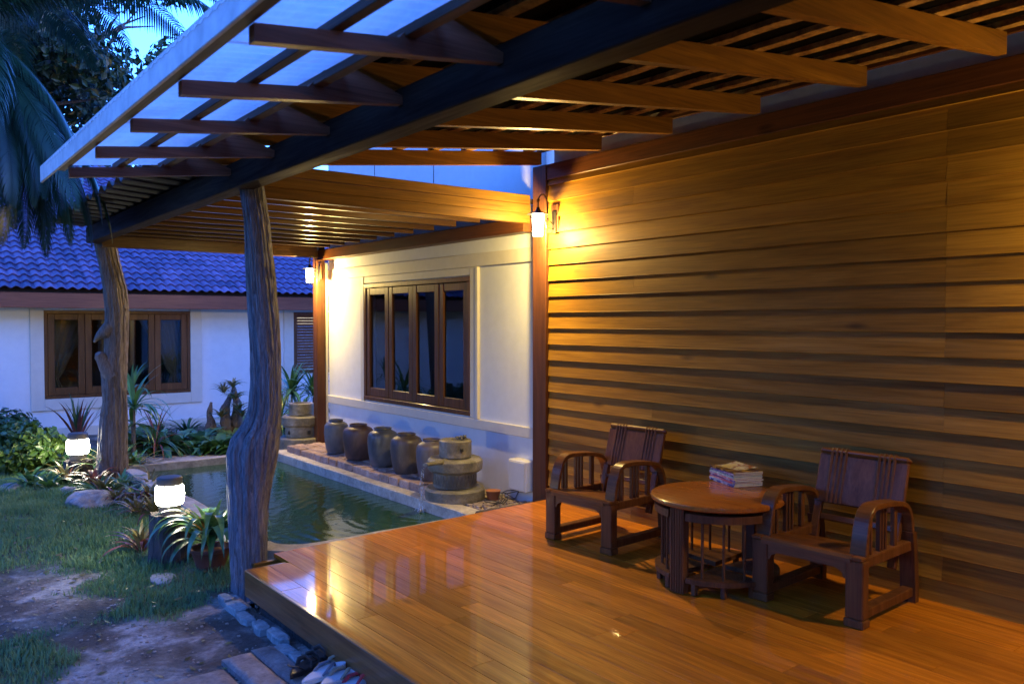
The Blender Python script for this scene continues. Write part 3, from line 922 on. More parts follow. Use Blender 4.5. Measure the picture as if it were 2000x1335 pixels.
# outer purlins on the outriggers
def zo(x): return 2.475 + .125*(x-XO)/(1.97-XO)
for px_, w_, h_ in ((.925, .05, .045), (1.235, .042, .038), (1.515, .05, .038)):
    mb = MB(); z_ = zo(px_) + .0595
    mb.cbox((px_-w_/2, -7.0, z_), (px_+w_/2, 5.72, z_+h_), .003); obj('purlin', mb, M['purlin'], vr)
# translucent corrugated sheets between and beyond the purlins
def sheet(xa, xb, ya, yb, z0_):
    mb = MB(); ny_ = int((yb-ya)/.019); vs = []; fs = []
    xs_ = [xa, (xa+xb)/2, xb]
    for j in range(ny_+1):
        y = ya + (yb-ya)*j/ny_
        for x_ in xs_:
            vs.append((x_, y, z0_ + .1225*(x_-XO) + .005*math.sin(2*PI*y/.076)))
    for j in range(ny_):
        for i_ in range(len(xs_)-1):
            a = j*len(xs_)+i_; fs.append((a, a+1, a+len(xs_)+1, a+len(xs_)))
    mb.add(vs, fs, True)
    return mb
ycuts = [5.95, 4.52, 3.0, 1.47, -.06, -1.6, -3.4, -5.2, -7.0]
for a, b_ in zip(ycuts[1:], ycuts[:-1]):
    obj('translucent_sheet', sheet(.862, 1.62, a-.03, b_, 2.475+.125 + .003*(ycuts.index(b_) % 2)), M['sheet'], vr)
# tiling battens
bxs = [1.70, 1.97, 2.28, 2.61, 2.94, 3.27, 3.60, 3.93, 4.26, 4.59]
for x_ in bxs:
    mb = MB(); z_ = zr(x_) + .1165
    vs = []; fs = []; nseg = 110
    for j in range(nseg+1):
        y = -7.0 + 12.7*j/nseg
        w1 = .032 + .008*noise.noise(Vector((x_*9, y*5, 0))); w2 = .032 + .008*noise.noise(Vector((x_*9, y*5, 4)))
        dz = .004*noise.noise(Vector((x_*9, y*9, 8)))
        vs += [(x_-w1, y, z_+dz), (x_+w2, y, z_+dz), (x_+w2, y, z_+.03), (x_-w1, y, z_+.03)]
    for j in range(nseg):
        a = j*4
        fs += [(a, a+1, a+5, a+4), (a+1, a+2, a+6, a+5), (a+2, a+3, a+7, a+6), (a+3, a, a+4, a+7)]
    fs += [(3, 2, 1, 0), (nseg*4, nseg*4+1, nseg*4+2, nseg*4+3)]
    mb.add(vs, fs, False)
    obj('batten', mb, M['batten'], vr)
mb = MB(); z_ = zr(4.66) + .08; mb.cbox((4.735, -7.0, 3.115), (4.765, 5.72, 3.16), .003); obj('wall_plate', mb, M['redwood_y'], vr)
# tiles on the lean-to, over a black sheet that paints the batten gaps as shade
SR = math.atan(SLP)
mb = MB(); sloped(mb, 1.60, 4.72, -1.85, 5.70, zr(1.60)+.149, zr(4.72)+.149, .004); obj('gap_shade_sheet', mb, M['gap_shade'], vr)
tm2 = tile_mesh('roof_tile', .30, .37, .035, None)
me_t2 = tm2.mesh('roof_tile', M['tile_dark'])
for r_ in range(10):
    x_ = 1.58 + r_*.33
    for c_ in range(26):
        y = 5.78 - c_*.295
        link_mesh('roof_tile', me_t2, vr, Vector((x_, y, zr(x_)+.188)) - Vector(vr.location), (SR, 0, -PI/2))
q = MB(); sloped(q, 1.5, 4.8, -7.0, -1.85, zr(1.5)+.19, zr(4.8)+.19, .03); obj('unseen_roof_sheet', q, M['tile_dark'], vr)  # unseen roof stretch behind the viewer, added to keep skylight off the porch
q = MB(); q.cbox((.868, -7.0, 2.505), (.884, 6.12, 2.612), .003); obj('fascia_board', q, M['fasc_white'], vr)

# ------------------------------------------------------------------ pond canopy
pc = empty('pond_canopy', (3.4, 8.0, 2.5), 'low tiled canopy on close timber slats covering the pond', 'roof')
YD = 5.83
for k, (za, zb, o_) in enumerate(((2.50, 2.585, 0), (2.5855, 2.67, .006), (2.6705, 2.755, 0))):
    mb = MB(); mb.cbox((2.07, YD-o_, za), (4.75, YD+.06, zb), .003); obj('beam_board', mb, M['board_x'], pc)
mb = MB(); mb.cbox((2.07, 10.30, 2.46), (4.72, 10.42, 2.62), .005); obj('end_beam', mb, M['slat'], pc)
mb = MB(); mb.cbox((4.73, 5.90, 2.43), (4.87, 10.36, 2.56), .005); obj('wall_beam', mb, M['redwood_y'], pc)
me_t3 = tile_mesh('roof_tile', .30, .37, .042, None, lf=.026).mesh('roof_tile', M['tile_soft'])
y = 6.15
while y < 10.2:
    mb = MB(); mb.cbox((2.065, y, 2.572), (4.72, y+.05, 2.66), .004); obj('slat', mb, M['slat'], pc)
    y += .42
for x_ in (2.2, 2.75, 3.3, 3.85, 4.4):
    mb = MB(); mb.cbox((x_, 5.95, 2.662), (x_+.05, 10.3, 2.68), .003); obj('batten', mb, M['slat'], pc)
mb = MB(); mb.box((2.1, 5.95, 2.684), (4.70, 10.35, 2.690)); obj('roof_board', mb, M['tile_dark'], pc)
for r_ in range(10):
    x_ = 1.58 + r_*.325
    for c_ in range(16):
        y = 10.62 - c_*.295
        link_mesh('roof_tile', me_t3, pc, Vector((x_, y, 2.706 + .002*(x_-1.58))) - Vector(pc.location), (math.atan(.002), 0, -PI/2))

# ------------------------------------------------------------------ tree-trunk posts
def trunk_post(name, rows, D, label, mat, zb, cat='post', knots=(), amp=.07, freq=5.0, nseg=120):
    rows = sorted(rows)
    pys = [r[0] for r in rows]; L_ = [r[1] for r in rows]; R_ = [r[2] for r in rows]
    P0 = at((L_[0]+R_[0])/2, pys[0], D=D)
    nst = 170; vs = []; fs = []; rings = []
    for i in range(nst+1):
        py = pys[0] + (pys[-1]-pys[0])*i/nst
        l = np.interp(py, pys, L_); r = np.interp(py, pys, R_)
        c = at((l+r)/2, py, D=D); rad = (r-l)/2/1600*D
        rings.append((c, rad))
    # smooth the rings a little
    for _ in range(2):
        rings = [rings[0]] + [((rings[i-1][0]+rings[i][0]*2+rings[i+1][0])/4, (rings[i-1][1]+rings[i][1]*2+rings[i+1][1])/4) for i in range(1, nst)] + [rings[-1]]
    for i, (c, rad) in enumerate(rings):
        for k in range(nseg):
            a = 2*PI*k/nseg
            tw_ = c.z*.35
            g = noise.fractal(Vector((math.cos(a+tw_)*freq, math.sin(a+tw_)*freq, c.z*.8)), .9, 2.0, 4)
            g2 = noise.noise(Vector((math.cos(a)*1.2, math.sin(a)*1.2, c.z*1.7+5)))
            ck = abs(noise.noise(Vector((math.cos(a+tw_)*4.2, math.sin(a+tw_)*4.2, c.z*1.1+11))))
            ck2 = abs(noise.noise(Vector((math.cos(a+tw_)*8, math.sin(a+tw_)*8, c.z*2.2+31))))
            rr = rad * (1 + amp*g*1.0 + .06*g2 - .07*max(0, 1 - ck*11) - .025*max(0, 1 - ck2*8))
            vs.append(c + Vector((math.cos(a)*rr, math.sin(a)*rr, 0)))
    for i in range(nst):
        for k in range(nseg):
            k2 = (k+1) % nseg
            fs.append((i*nseg+k, (i+1)*nseg+k, (i+1)*nseg+k2, i*nseg+k2))
    mb = MB(); mb.add(vs, fs, True)
    mb.f += [tuple(range(nseg)), tuple(reversed(range(nst*nseg, (nst+1)*nseg)))]; mb.sm += [False, False]
    base = rings[-1][0]
    root = thing_mesh(name, mb, mat, (base.x, base.y, zb), label, cat)
    for (kx, ky, rk, path) in knots:
        q = MB(); pts = [at(px_, py_, D=D-dd) for px_, py_, dd in path]
        q.tube(pts, rk, 14)
        obj('branch_stub', q, mat, root)
    return root, base
T2 = [(360, 467, 513), (430, 476, 525), (546, 481, 537), (605, 484, 542), (675, 490, 546), (745, 491, 548), (797, 486, 548), (818, 478, 547), (832, 470, 546), (850, 453, 545),
      (885, 443, 541), (946, 446, 530), (988, 448, 524), (1071, 452, 519), (1146, 453, 518), (1168, 450, 522)]
trunk2, b2_ = trunk_post('trunk_post', T2, 5.65, 'grey weathered tree trunk post with a bulge, standing at the deck corner', M['trunk'], -.24, amp=.09)
T1 = [(468, 184, 224), (517, 194, 234), (563, 203, 245), (605, 206, 249), (650, 207, 248), (692, 207, 247), (727, 200, 246), (780, 203, 247), (832, 196, 248), (885, 192, 245), (930, 188, 248)]
trunk1, b1_ = trunk_post('trunk_post', T1, 9.55, 'brown knotty tree trunk post at the far left corner of the pond', M['trunk2'], -.25,
    knots=[(0, 0, [.09, .075, .045, .025, .012], [(215, 640, .06), (204, 650, .1), (194, 655, .1), (188, 662, .1), (184, 668, .1)]),
           (0, 0, [.10, .085, .065, .06, .035], [(222, 735, .05), (208, 716, .08), (199, 700, .1), (194, 694, .12), (191, 690, .14)])], amp=.11, freq=4)

# ------------------------------------------------------------------ wall lanterns
def lantern(P, label, wallx, zmount, mount_y, block=True, power=1.0):
    root = empty('wall_lantern', P, label, 'lantern', 'lanterns on the veranda wall')
    x, y, z = P
    q = MB(); q.lathe([(.0, .105), (.012, .10), (.016, .085), (.03, .062), (.095, .042), (.098, .036), (.055, .034), (.0, .036)], P, 24); obj('hood', q, M['metal'], root)
    q = MB(); q.lathe([(.054, .033), (.056, 0), (.05, -.12), (.046, -.15)], P, 6, False); obj('glass_shade', q, M['lampglass'], root)
    q = MB()
    for k in range(6):
        a = 2*PI*k/6
        q.tube([(x+.056*math.cos(a), y+.056*math.sin(a), z+.033), (x+.048*math.cos(a), y+.048*math.sin(a), z-.15)], .0025, 5)
    for rr, zz in ((.058, -.0), (.049, -.15)):
        q.tube([(x+rr*math.cos(2*PI*k/24), y+rr*math.sin(2*PI*k/24), z+zz) for k in range(25)], .003, 5, False)
    obj('cage', q, M['metal'], root)
    q = MB(); q.lathe([(.0, .02), (.016, .015), (.024, -.02), (.024, -.05), (.014, -.075), (0, -.08)], P, 12); obj('bulb', q, M['bulb'], root)
    # goose-neck arm
    q = MB(); pts = []
    dx = wallx - x
    for k in range(17):
        a = PI*k/16
        pts.append((x + dx*.45*(1-math.cos(a))/1.0*.5*1.1, y, z + .14 + .075*math.sin(a)))
    ex_ = pts[-1][0]
    pts += [(ex_+.004, y, z+.09), (ex_+.008, y, z+.0), (wallx-.02, y, z-.05)]
    q.tube([(x, y, z+.10), (x, y, z+.14)] + pts, .006, 8)
    sp = [(x + .018*math.cos(t*.5)*(1-t/20.), y, z + .155 + .018*math.sin(t*.5)*(1-t/20.)) for t in range(16)]
    q.tube(sp, .004, 6)
    q.tube([(ex_+.008, y, z+.02), (ex_-.02, y, z-.02), (ex_-.01, y, z-.07), (wallx-.02, y, z-.08)], .0045, 6)
    obj('arm', q, M['metal'], root)
    q = MB(); q.cbox((wallx-.035, y-.03, z-.12), (wallx-.02, y+.03, z+.08), .004); obj('back_plate', q, M['metal'], root)
    if block:
        q = MB(); q.cbox((wallx-.022, y-.05, z-.10), (wallx+.015, y+.05, z+.14), .004); obj('mount_block', q, M['redwood_z'], root)
    ld = bpy.data.lights.new('lantern_light', 'POINT'); ld.energy = LANTERN_W * power; ld.color = LANTERN_C; ld.shadow_soft_size = .03
    lo = bpy.data.objects.new('lantern_light', ld); COL.objects.link(lo); lo.parent = root; lo.location = (0, 0, -.11)
    return root
PL1 = at(1051, 427, Y=5.50)
lantern(PL1, 'lit wall lantern where the clapboard wall meets the white wing', XW-.01, 2.5, 5.5)
PL2 = at(605, 530, Y=10.28)
lantern(PL2, 'lit wall lantern on the post at the far corner of the white wing', 4.75, 2.2, 10.3)
PL3 = Vector((PL1.x, .95, 2.30))
lantern(PL3, 'lit wall lantern on the clapboard wall nearest the viewer, right of the chairs', XW-.01, 2.5, .5, power=.48)

# ------------------------------------------------------------------ chairs
def make_chair():
    C0 = Vector((0, 0, 0))
    root = empty('armchair', C0, 'x', 'armchair', 'low wooden armchairs on the deck')
    W2 = .295
    for s in (-1, 1):
        y = s*(W2-.035)
        q = MB(); q.cbox((-.405, y-.045, .045), (-.325, y+.045, .345), .006); q.cbox((-.412, y-.05, 0), (-.318, y+.05, .045), .006)
        obj('leg', q, M['chair'], root)
        # rear leg curves up into the arm
        q = MB(); pts = [(.375, 0), (.36, .2), (.335, .36)]
        M4 = None
        vs = []; 
        sec = []
        for (px_, pz) in [(.375, .0), (.372, .1), (.360, .22), (.345, .32), (.33, .40)]:
            sec.append((px_, pz))
        n_ = len(sec)
        for (px_, pz) in sec:
            w = .028
            vs += [(px_-w, y-.04, pz), (px_+w, y-.04, pz), (px_+w, y+.04, pz), (px_-w, y+.04, pz)]
        fs = []
        for i in range(n_-1):
            a = i*4; fs += [(a, a+1, a+5, a+4), (a+1, a+2, a+6, a+5), (a+2, a+3, a+7, a+6), (a+3, a, a+4, a+7)]
        fs += [(3, 2, 1, 0), ((n_-1)*4, (n_-1)*4+1, (n_-1)*4+2, (n_-1)*4+3)]
        q.add(vs, fs); obj('leg', q, M['chair'], root)
        q = MB(); q.cbox((-.324, y-.03, .035), (.345, y+.03, .085), .005); obj('runner', q, M['chair'], root)
        q = MB(); q.cbox((-.324, y-.026, .295), (.335, y+.026, .35), .005); obj('side_rail', q, M['chair'], root)
        # bentwood armrest: up from the seat front, over, down to the rear leg
        path = [(-.35, .35), (-.335, .42), (-.315, .49), (-.29, .545), (-.25, .582), (-.19, .60), (-.08, .598), (.05, .59), (.17, .575), (.25, .55), (.30, .50), (.322, .44), (.33, .39)]
        vs = []; fs = []
        P = [Vector((a, 0, b_)) for a, b_ in path]
        # densify
        PP = []
        for i in range(len(P)-1):
            p0 = P[max(0, i-1)]; p1 = P[i]; p2 = P[i+1]; p3 = P[min(len(P)-1, i+2)]
            for t in (0, .33, .66):
                PP.append(.5*((2*p1) + (p2-p0)*t + (2*p0-5*p1+4*p2-p3)*t*t + (3*p1-p0-3*p2+p3)*t**3))
        PP.append(P[-1])
        for i, p in enumerate(PP):
            tv = (PP[min(i+1, len(PP)-1)] - PP[max(i-1, 0)]).normalized(); nv = Vector((-tv.z, 0, tv.x))
            if nv.dot(Vector((0, 0, 1))) < 0 and i < 3: pass
            th = .015; w = .042 - .008*(i/len(PP))
            for (a, b_) in ((-w, -th+.004), (-w, th-.004), (-w+.004, th), (w-.004, th), (w, th-.004), (w, -th+.004), (w-.004, -th), (-w+.004, -th)):
                vs.append(p + nv*b_ + Vector((0, y+a, 0)))
        m8 = 8
        for i in range(len(PP)-1):
            for k in range(m8):
                k2 = (k+1) % m8; fs.append((i*m8+k, (i+1)*m8+k, (i+1)*m8+k2, i*m8+k2))
        q = MB(); q.add(vs, fs, False)
        q.f += [tuple(range(m8)), tuple(reversed(range((len(PP)-1)*m8, len(PP)*m8)))]; q.sm += [False]*2
        obj('armrest', q, M['chair_y'], root)
        for xx, ww in ((-.245, .009), (-.205, .009), (-.085, .009), (-.045, .009), (-.005, .009), (.13, .022)):
            q = MB(); top = float(np.interp(xx, [p.x for p in PP[3:30]], [p.z for p in PP[3:30]])) - .012
            q.cbox((xx-ww, y-.012, .345), (xx+ww, y+.012, top), .003); obj('spindle', q, M['chair'], root)
    # front rail with bracketed corners
    q = MB(); yy = W2-.08
    prof = [(-yy, .346), (-yy, .245), (-yy+.012, .245), (-yy+.02, .27), (-yy+.055, .29), (yy-.055, .29), (yy-.02, .27), (yy-.012, .245), (yy, .245), (yy, .346)]
    Mx = Matrix(((0, 0, 1, 0), (1, 0, 0, 0), (0, 1, 0, 0), (0, 0, 0, 1)))
    q.prism(prof, -.395, -.345, Mx); obj('front_rail', q, M['chair_y'], root)
    # dished seat
    vs = []; fs = []
    sx = [(-.415, .352), (-.40, .368), (-.33, .369), (-.22, .358), (-.10, .342), (.02, .322), (.14, .300), (.26, .282)]
    for (a, b_) in sx:
        for yv in (-W2+.05, W2-.05):
            vs += [(a, yv, b_), (a, yv, b_-.022)]
    for i in range(len(sx)-1):
        a = i*4; b_ = a+4
        fs += [(a, b_, b_+2, a+2), (a+1, a+3, b_+3, b_+1), (a, a+1, b_+1, b_), (a+2, b_+2, b_+3, a+3)]
    fs += [(0, 2, 3, 1), (len(vs)-4, len(vs)-3, len(vs)-1, len(vs)-2)]
    q = MB(); q.add(vs, fs, True); obj('seat', q, M['chair_y'], root)
    q = MB(); q.cbox((-.418, -W2-.008, .347), (-.31, -W2+.0495, .368), .006); obj('seat_edge', q, M['chair_y'], root)
    q = MB(); q.cbox((-.418, W2-.0495, .347), (-.31, W2+.008, .368), .006); obj('seat_edge', q, M['chair_y'], root)
    # tilted back: frame, slotted panel, ribs
    tilt = math.atan2(.19, .56)
    Mb = Matrix.Translation((.20, 0, .20)) @ Matrix.Rotation(tilt, 4, 'Y')
    for s in (-1, 1):
        q = MB(); q.cbox((-.018, s*.225-.022, .0), (.022, s*.225+.022, .60), .005, Mb); obj('back_upright', q, M['chair'], root)
    q = MB(); q.cbox((-.012, -.202, .20), (.016, .202, .235), .004, Mb); obj('back_rail', q, M['chair_y'], root)
    q = MB(); q.cbox((-.012, -.202, .035), (.016, .202, .075), .004, Mb); obj('back_rail', q, M['chair_y'], root)
    q = MB(); q.cbox((-.022, -.252, .30), (.004, .252, .595), .006, Mb); pn = obj('back_panel', q, M['chair'], root)
    q = MB(); q.cbox((-.030, -.255, .596), (.028, .255, .632), .014, Mb); obj('top_rail', q, M['chair_y'], root)
    for s in (-1, 1):
        for k in range(4):
            yc = s*(.095 + k*.027)
            q = MB(); q.tube([Mb @ Vector((-.018, yc, .303)), Mb @ Vector((-.018, yc, .45)), Mb @ Vector((-.022, yc, .592)), Mb @ Vector((-.026, yc, .612)), Mb @ Vector((-.016, yc, .630)), Mb @ Vector((.01, yc, .632))], .0095, 8)
            obj('rib', q, M['chair'], pn)
    return root
ch1 = make_chair()
ch1.location = (4.27, 4.32, 0)
ch1['label'] = 'low wooden armchair nearer the pond, left of the round table'
ch2 = copy_tree(ch1)
ch2.location = (4.345, 2.55, 0)
ch1.rotation_euler = (0, 0, R(4)); ch2.rotation_euler = (0, 0, R(2.5)); ch1.scale = (.84, 1.05, 1.0); ch2.scale = (.84, 1.08, 1.02)
ch2['label'] = 'low wooden armchair right of the round table, nearer the viewer'

# ------------------------------------------------------------------ round table with nested smaller tables
TC = at(1400, 963, Z=.54); TC.z = 0
tb = empty('round_table', TC, 'round wooden coffee table with fluted legs between the two armchairs', 'table')
RT = .405
q = MB(); q.lathe([(0, .505), (RT-.012, .505), (RT-.002, .512), (RT, .522), (RT-.003, .534), (RT-.014, .54), (0, .54)], TC, 64, True); o = obj('tabletop', q, M['table'], tb)
front = math.atan2(-TC.y, -TC.x)       # the side one sees
la = math.atan2(at(1325, 1060, D=4.85).y - TC.y, at(1325, 1060, D=4.85).x - TC.x)
for k in range(4):
    a = la + k*PI/2
    Mx = Matrix.Translation(TC) @ Matrix.Rotation(a, 4, 'Z')
    q = MB(); q.cbox((RT-.085, -.05, .0), (RT-.03, .05, .504), .004, Mx)
    lg = obj('leg', q, M['tablez'], tb)
    for j in range(5):
        q = MB(); yv = -.038 + j*.019
        q.tube([Mx @ Vector((RT-.03, yv, .004)), Mx @ Vector((RT-.03, yv, .5))], .0075, 8); obj('flute', q, M['tablez'], lg)
    # a quarter-round small table nested between each pair of legs
    nt_ = empty('nested_table', TC, ['small nested side table under the round top, facing the viewer', 'small nested side table under the round top, on the right chair side',
        'small nested side table under the round top, on the wall side', 'small nested side table under the round top, on the left chair side'][k], 'table', 'quarter-round tables nested under the round table')
    a0, a1 = a + .17, a + PI/2 - .17
    def sector(z0_, z1_, rr):
        q_ = MB(); outl = [(.05*math.cos((a0+a1)/2), .05*math.sin((a0+a1)/2))] + [(rr*math.cos(a0+(a1-a0)*t/14), rr*math.sin(a0+(a1-a0)*t/14)) for t in range(15)]
        q_.prism([(TC.x+x_, TC.y+y_) for x_, y_ in outl], z0_, z1_); return q_
    obj('small_top', sector(.437, .482, RT-.025), M['tablez'], nt_)
    obj('shelf', sector(.072, .10, RT-.03), M['tablez'], nt_)
    for t in (.2, .5, .8):
        aa = a0 + (a1-a0)*t; rr = RT-.075
        q = MB(); q.tube([(TC.x+rr*math.cos(aa), TC.y+rr*math.sin(aa), .10), (TC.x+rr*math.cos(aa), TC.y+rr*math.sin(aa), .437)], .0085, 8); obj('spindle', q, M['tablez'], nt_)
    for t in (.1, .5, .9):
        aa = a0 + (a1-a0)*t; rr = RT-.06
        q = MB(); q.cbox((TC.x+rr*math.cos(aa)-.015, TC.y+rr*math.sin(aa)-.015, 0), (TC.x+rr*math.cos(aa)+.015, TC.y+rr*math.sin(aa)+.015, .072), .003); obj('foot', q, M['tablez'], nt_)

# ------------------------------------------------------------------ magazines
def mag_mat(name, base, seed):
    m, nt, b = mat_new(name)
    v = posvec(nt, rnd=False)
    n1 = noise_n(nt, v, 16, 2, .5, 1.2); n1.noise_dimensions = '4D'; n1.inputs['W'].default_value = seed
    c = ramp(nt, n1.outputs[0], [(.3, base[0]), (.5, base[1]), (.62, base[2])])
    nt.links.new(c, b.inputs['Base Color']); b.inputs['Roughness'].default_value = .3
    return m
COV = [((.02, .04, .16), (.03, .10, .30), (.5, .5, .55), 'blue'), ((.05, .05, .12), (.5, .5, .5), (.2, .3, .5), 'white and navy'), ((.30, .04, .09), (.45, .10, .16), (.55, .3, .35), 'crimson'),
       ((.10, .04, .16), (.20, .09, .26), (.5, .45, .5), 'purple'), ((.45, .12, .14), (.55, .22, .22), (.6, .5, .5), 'pink-red'), ((.15, .28, .30), (.30, .45, .45), (.6, .6, .6), 'teal'),
       ((.03, .04, .10), (.08, .10, .24), (.3, .3, .4), 'dark navy'), ((.18, .06, .22), (.28, .14, .32), (.5, .4, .5), 'violet'), ((.03, .012, .01), (.10, .04, .02), (.5, .3, .05), 'dark brown')]
cA = at(1378, 925, Z=.55); cB = at(1457, 953, Z=.55); cC = at(1492, 940, Z=.55)
ang = math.atan2((cB-cA).y, (cB-cA).x)
mc = (cA + cC)/2; mL = .30; mW = .21
mc = TC + Vector((.12, -.03, 0))
mc = at(1437, 940, Z=.545)
zz = .5405; rs = random.Random(5)
for k, cv in enumerate(COV):
    h = [.012, .010, .010, .011, .011, .009, .011, .009, .010][k]
    a = ang + rs.uniform(-.05, .05) ; loc = Vector((mc.x + rs.uniform(-.005, .005), mc.y + rs.uniform(-.005, .005), zz))
    Mx = Matrix.Translation(loc) @ Matrix.Rotation(a, 4, 'Z')
    ordn = ['at the bottom of', 'second from the bottom of', 'third from the bottom of', 'fourth from the bottom of', 'in the middle of', 'fourth from the top of', 'third from the top of', 'second from the top of', 'on top of'][k]
    q = MB()
    q.box((-mL/2, -mW/2, 0), (mL/2, mW/2, .0012), Mx); q.box((-mL/2, -mW/2, h-.0012), (mL/2, mW/2, h), Mx); q.box((-mL/2, -mW/2-.001, .0), (mL/2, -mW/2, h), Mx)
    mg = thing_mesh('magazine', q, mag_mat('magazine_cover_%d' % k, cv[:3], k*3.1), loc, cv[3] + ' magazine ' + ordn + ' the stack on the round table', 'magazine', 'stacked magazines')
    q = MB(); q.box((-mL/2+.001, -mW/2+.0002, .0014), (mL/2-.001, mW/2-.002, h-.0014), Mx); obj('pages', q, M['paper'], mg)
    zz += h + .0004
# curled yellow leaflet on top
q = MB(); vs = []; fs = []
for i in range(9):
    for j in range(7):
        u_ = i/8; v_ = j/6
        lift = .0015 + .03*max(0, v_-.35)**1.5 * (1-.4*u_)
        vs.append(Matrix.Translation((mc.x, mc.y, zz)) @ Matrix.Rotation(ang+.12, 4, 'Z') @ Vector((-.13+.22*u_, -.06+.16*v_, lift)))
for i in range(8):
    for j in range(6):
        a = i*7+j; fs.append((a, a+7, a+8, a+1))
q.add(vs, fs, True)
thing_mesh('leaflet', q, mag_mat('leaflet_print', ((.55, .40, .06), (.55, .52, .40), (.25, .08, .02)), 3), (mc.x, mc.y, zz), 'yellow printed leaflet curling up on top of the magazines', 'leaflet')

# ------------------------------------------------------------------ jars
def jar(P, H, rmax, mat, label, sq=1.0):
    prof = [(0, 0), (.73*rmax, 0), (.76*rmax, .01), (.85*rmax, .12*H), (.95*rmax, .34*H), (1.0*rmax, .60*H), (.99*rmax, .74*H), (.955*rmax, .82*H), (.86*rmax, .875*H), (.68*rmax, .915*H),
            (.57*rmax, .935*H), (.545*rmax, .95*H), (.56*rmax, .97*H), (.585*rmax, .985*H), (.57*rmax, H), (.52*rmax, .995*H), (.49*rmax, .95*H), (.55*rmax, .88*H), (.8*rmax, .75*H), (.8*rmax, .3*H), (0, .2*H)]
    # resample body for smoothness
    q = MB(); q.lathe(prof, P, 40, True, .018)
    o = thing_mesh('clay_jar', q, mat, P, label, 'jar', 'clay jars lined up on the brick ledge')
    return o
JL = [(657, 883, 815, 23.5, 'pale grey clay jar at the far end of the row of jars'), (700, 893, 824, 30, 'reddish brown clay jar, second from the far end of the row'),
      (748, 907, 831, 30, 'slate grey clay jar in the middle of the row of jars'), (794, 920, 842, 31.5, 'dark brown streaked clay jar, second from the fountain'), (843, 925, 853, 30, 'mauve brown clay jar half hidden behind the near fountain')]
for k, (cx, yb, yt, hw, lb) in enumerate(JL):
    P = at(cx, yb, X=4.50); P.z = -.018
    D_ = (P - CP).dot(FV)
    rmax = hw/1600*D_
    H = (at(cx, yt+3, D=D_).z + .018)
    jar(P, H, rmax, JM[k], lb)

# ------------------------------------------------------------------ millstone fountains
def drum(mbx, c, r, z0, z1, ch=.02, wob=.02, n=44, hole=0):
    if hole: prof = [(r-ch, z0), (r, z0+ch), (r*1.01, (z0+z1)/2), (r, z1-ch), (r-ch, z1), (hole, z1), (hole*.9, z1-.05), (0, z1-.05)]
    else: prof = [(0, z0), (r-ch, z0), (r, z0+ch), (r*1.01, (z0+z1)/2), (r, z1-ch), (r-ch, z1), (0, z1)]
    mbx.lathe(prof, (c[0], c[1], 0), n, True, wob)
    return mbx
F1 = Vector((4.40, 6.55, -.12))
f1 = empty('stone_fountain', F1, 'stacked millstone fountain spilling water beside the deck end of the pond', 'fountain', 'stacked millstone fountains')
specs = [(.285, -.125, .015, .022), (.205, .017, .165, .006), (.262, .167, .295, .022), (.155, .297, .47, .012)]
for k, (r_, za, zb, ch_) in enumerate(specs):
    q = MB(); drum(q, F1 + Vector((0, [0, 0, .0, -.01][k], 0)), r_, za, zb, ch_, [.025, .01, .04, .01][k], 48, hole=(.05 if k == 3 else 0))
    st_ = obj('stone', q, M['mill'], f1)
    if k == 1:
        q = MB()     # carved zigzag relief round the drum
        for t in range(36):
            a = 2*PI*t/36; a2 = 2*PI*(t+.5)/36; a3 = 2*PI*(t+1)/36; rr = r_*1.012
            P_ = lambda aa, zq: Vector((F1.x+rr*math.cos(aa), F1.y+rr*math.sin(aa), zq))
            q.tube([P_(a, .05), P_(a2, .145), P_(a3, .05)], .004, 5)
        obj('carving', q, M['mill'], st_)
    if k == 3:
        dirc = Vector((-math.sin(.2), -math.cos(.2), 0))
        ph = Vector((F1.x, F1.y-.01, .385)) + dirc*r_*.99
        q = MB(); q.cbox(ph - Vector((.018, .01, .016)), ph + Vector((.018, .01, .016)), .003); obj('socket', q, M['cable'], st_)
# spout lip and falling water
q = MB(); lip = at(829, 912, D=7.45); 
q.tube([F1 + Vector((-.14, -.05, .40)), lip + Vector((.01, 0, .02))], [.05, .03], 10, squash=.5); obj('spout', q, M['mill'], f1)
q = MB(); vs = []; fs = []
pa = lip + Vector((-.015, -.01, 0)); pb = Vector((FALL.x, FALL.y, -.2))
for i in range(15):
    t = i/14
    c = Vector((pa.x + (pb.x-pa.x)*t**.5*1.0, pa.y + (pb.y-pa.y)*t**.5, pa.z + (pb.z-pa.z)*t))
    w = .012 + .02*t
    for k in range(6):
        u_ = -1 + 2*k/5
        vs.append(c + RV*u_*w + FV*.01*math.sin(k*2+i*.6))
for i in range(14):
    for k in range(5):
        a = i*6+k; fs.append((a, a+1, a+7, a+6))
q.add(vs, fs, True)
for t in range(12):
    a = random.uniform(0, 2*PI); l_ = random.uniform(.02, .07)
    q.tube([pb, pb + Vector((math.cos(a)*l_*.6, math.sin(a)*l_*.6, l_*.8)), pb + Vector((math.cos(a)*l_, math.sin(a)*l_, l_*.3))], [.008, .005, .003], 5)
obj('water_jet', q, M['fall'], f1)
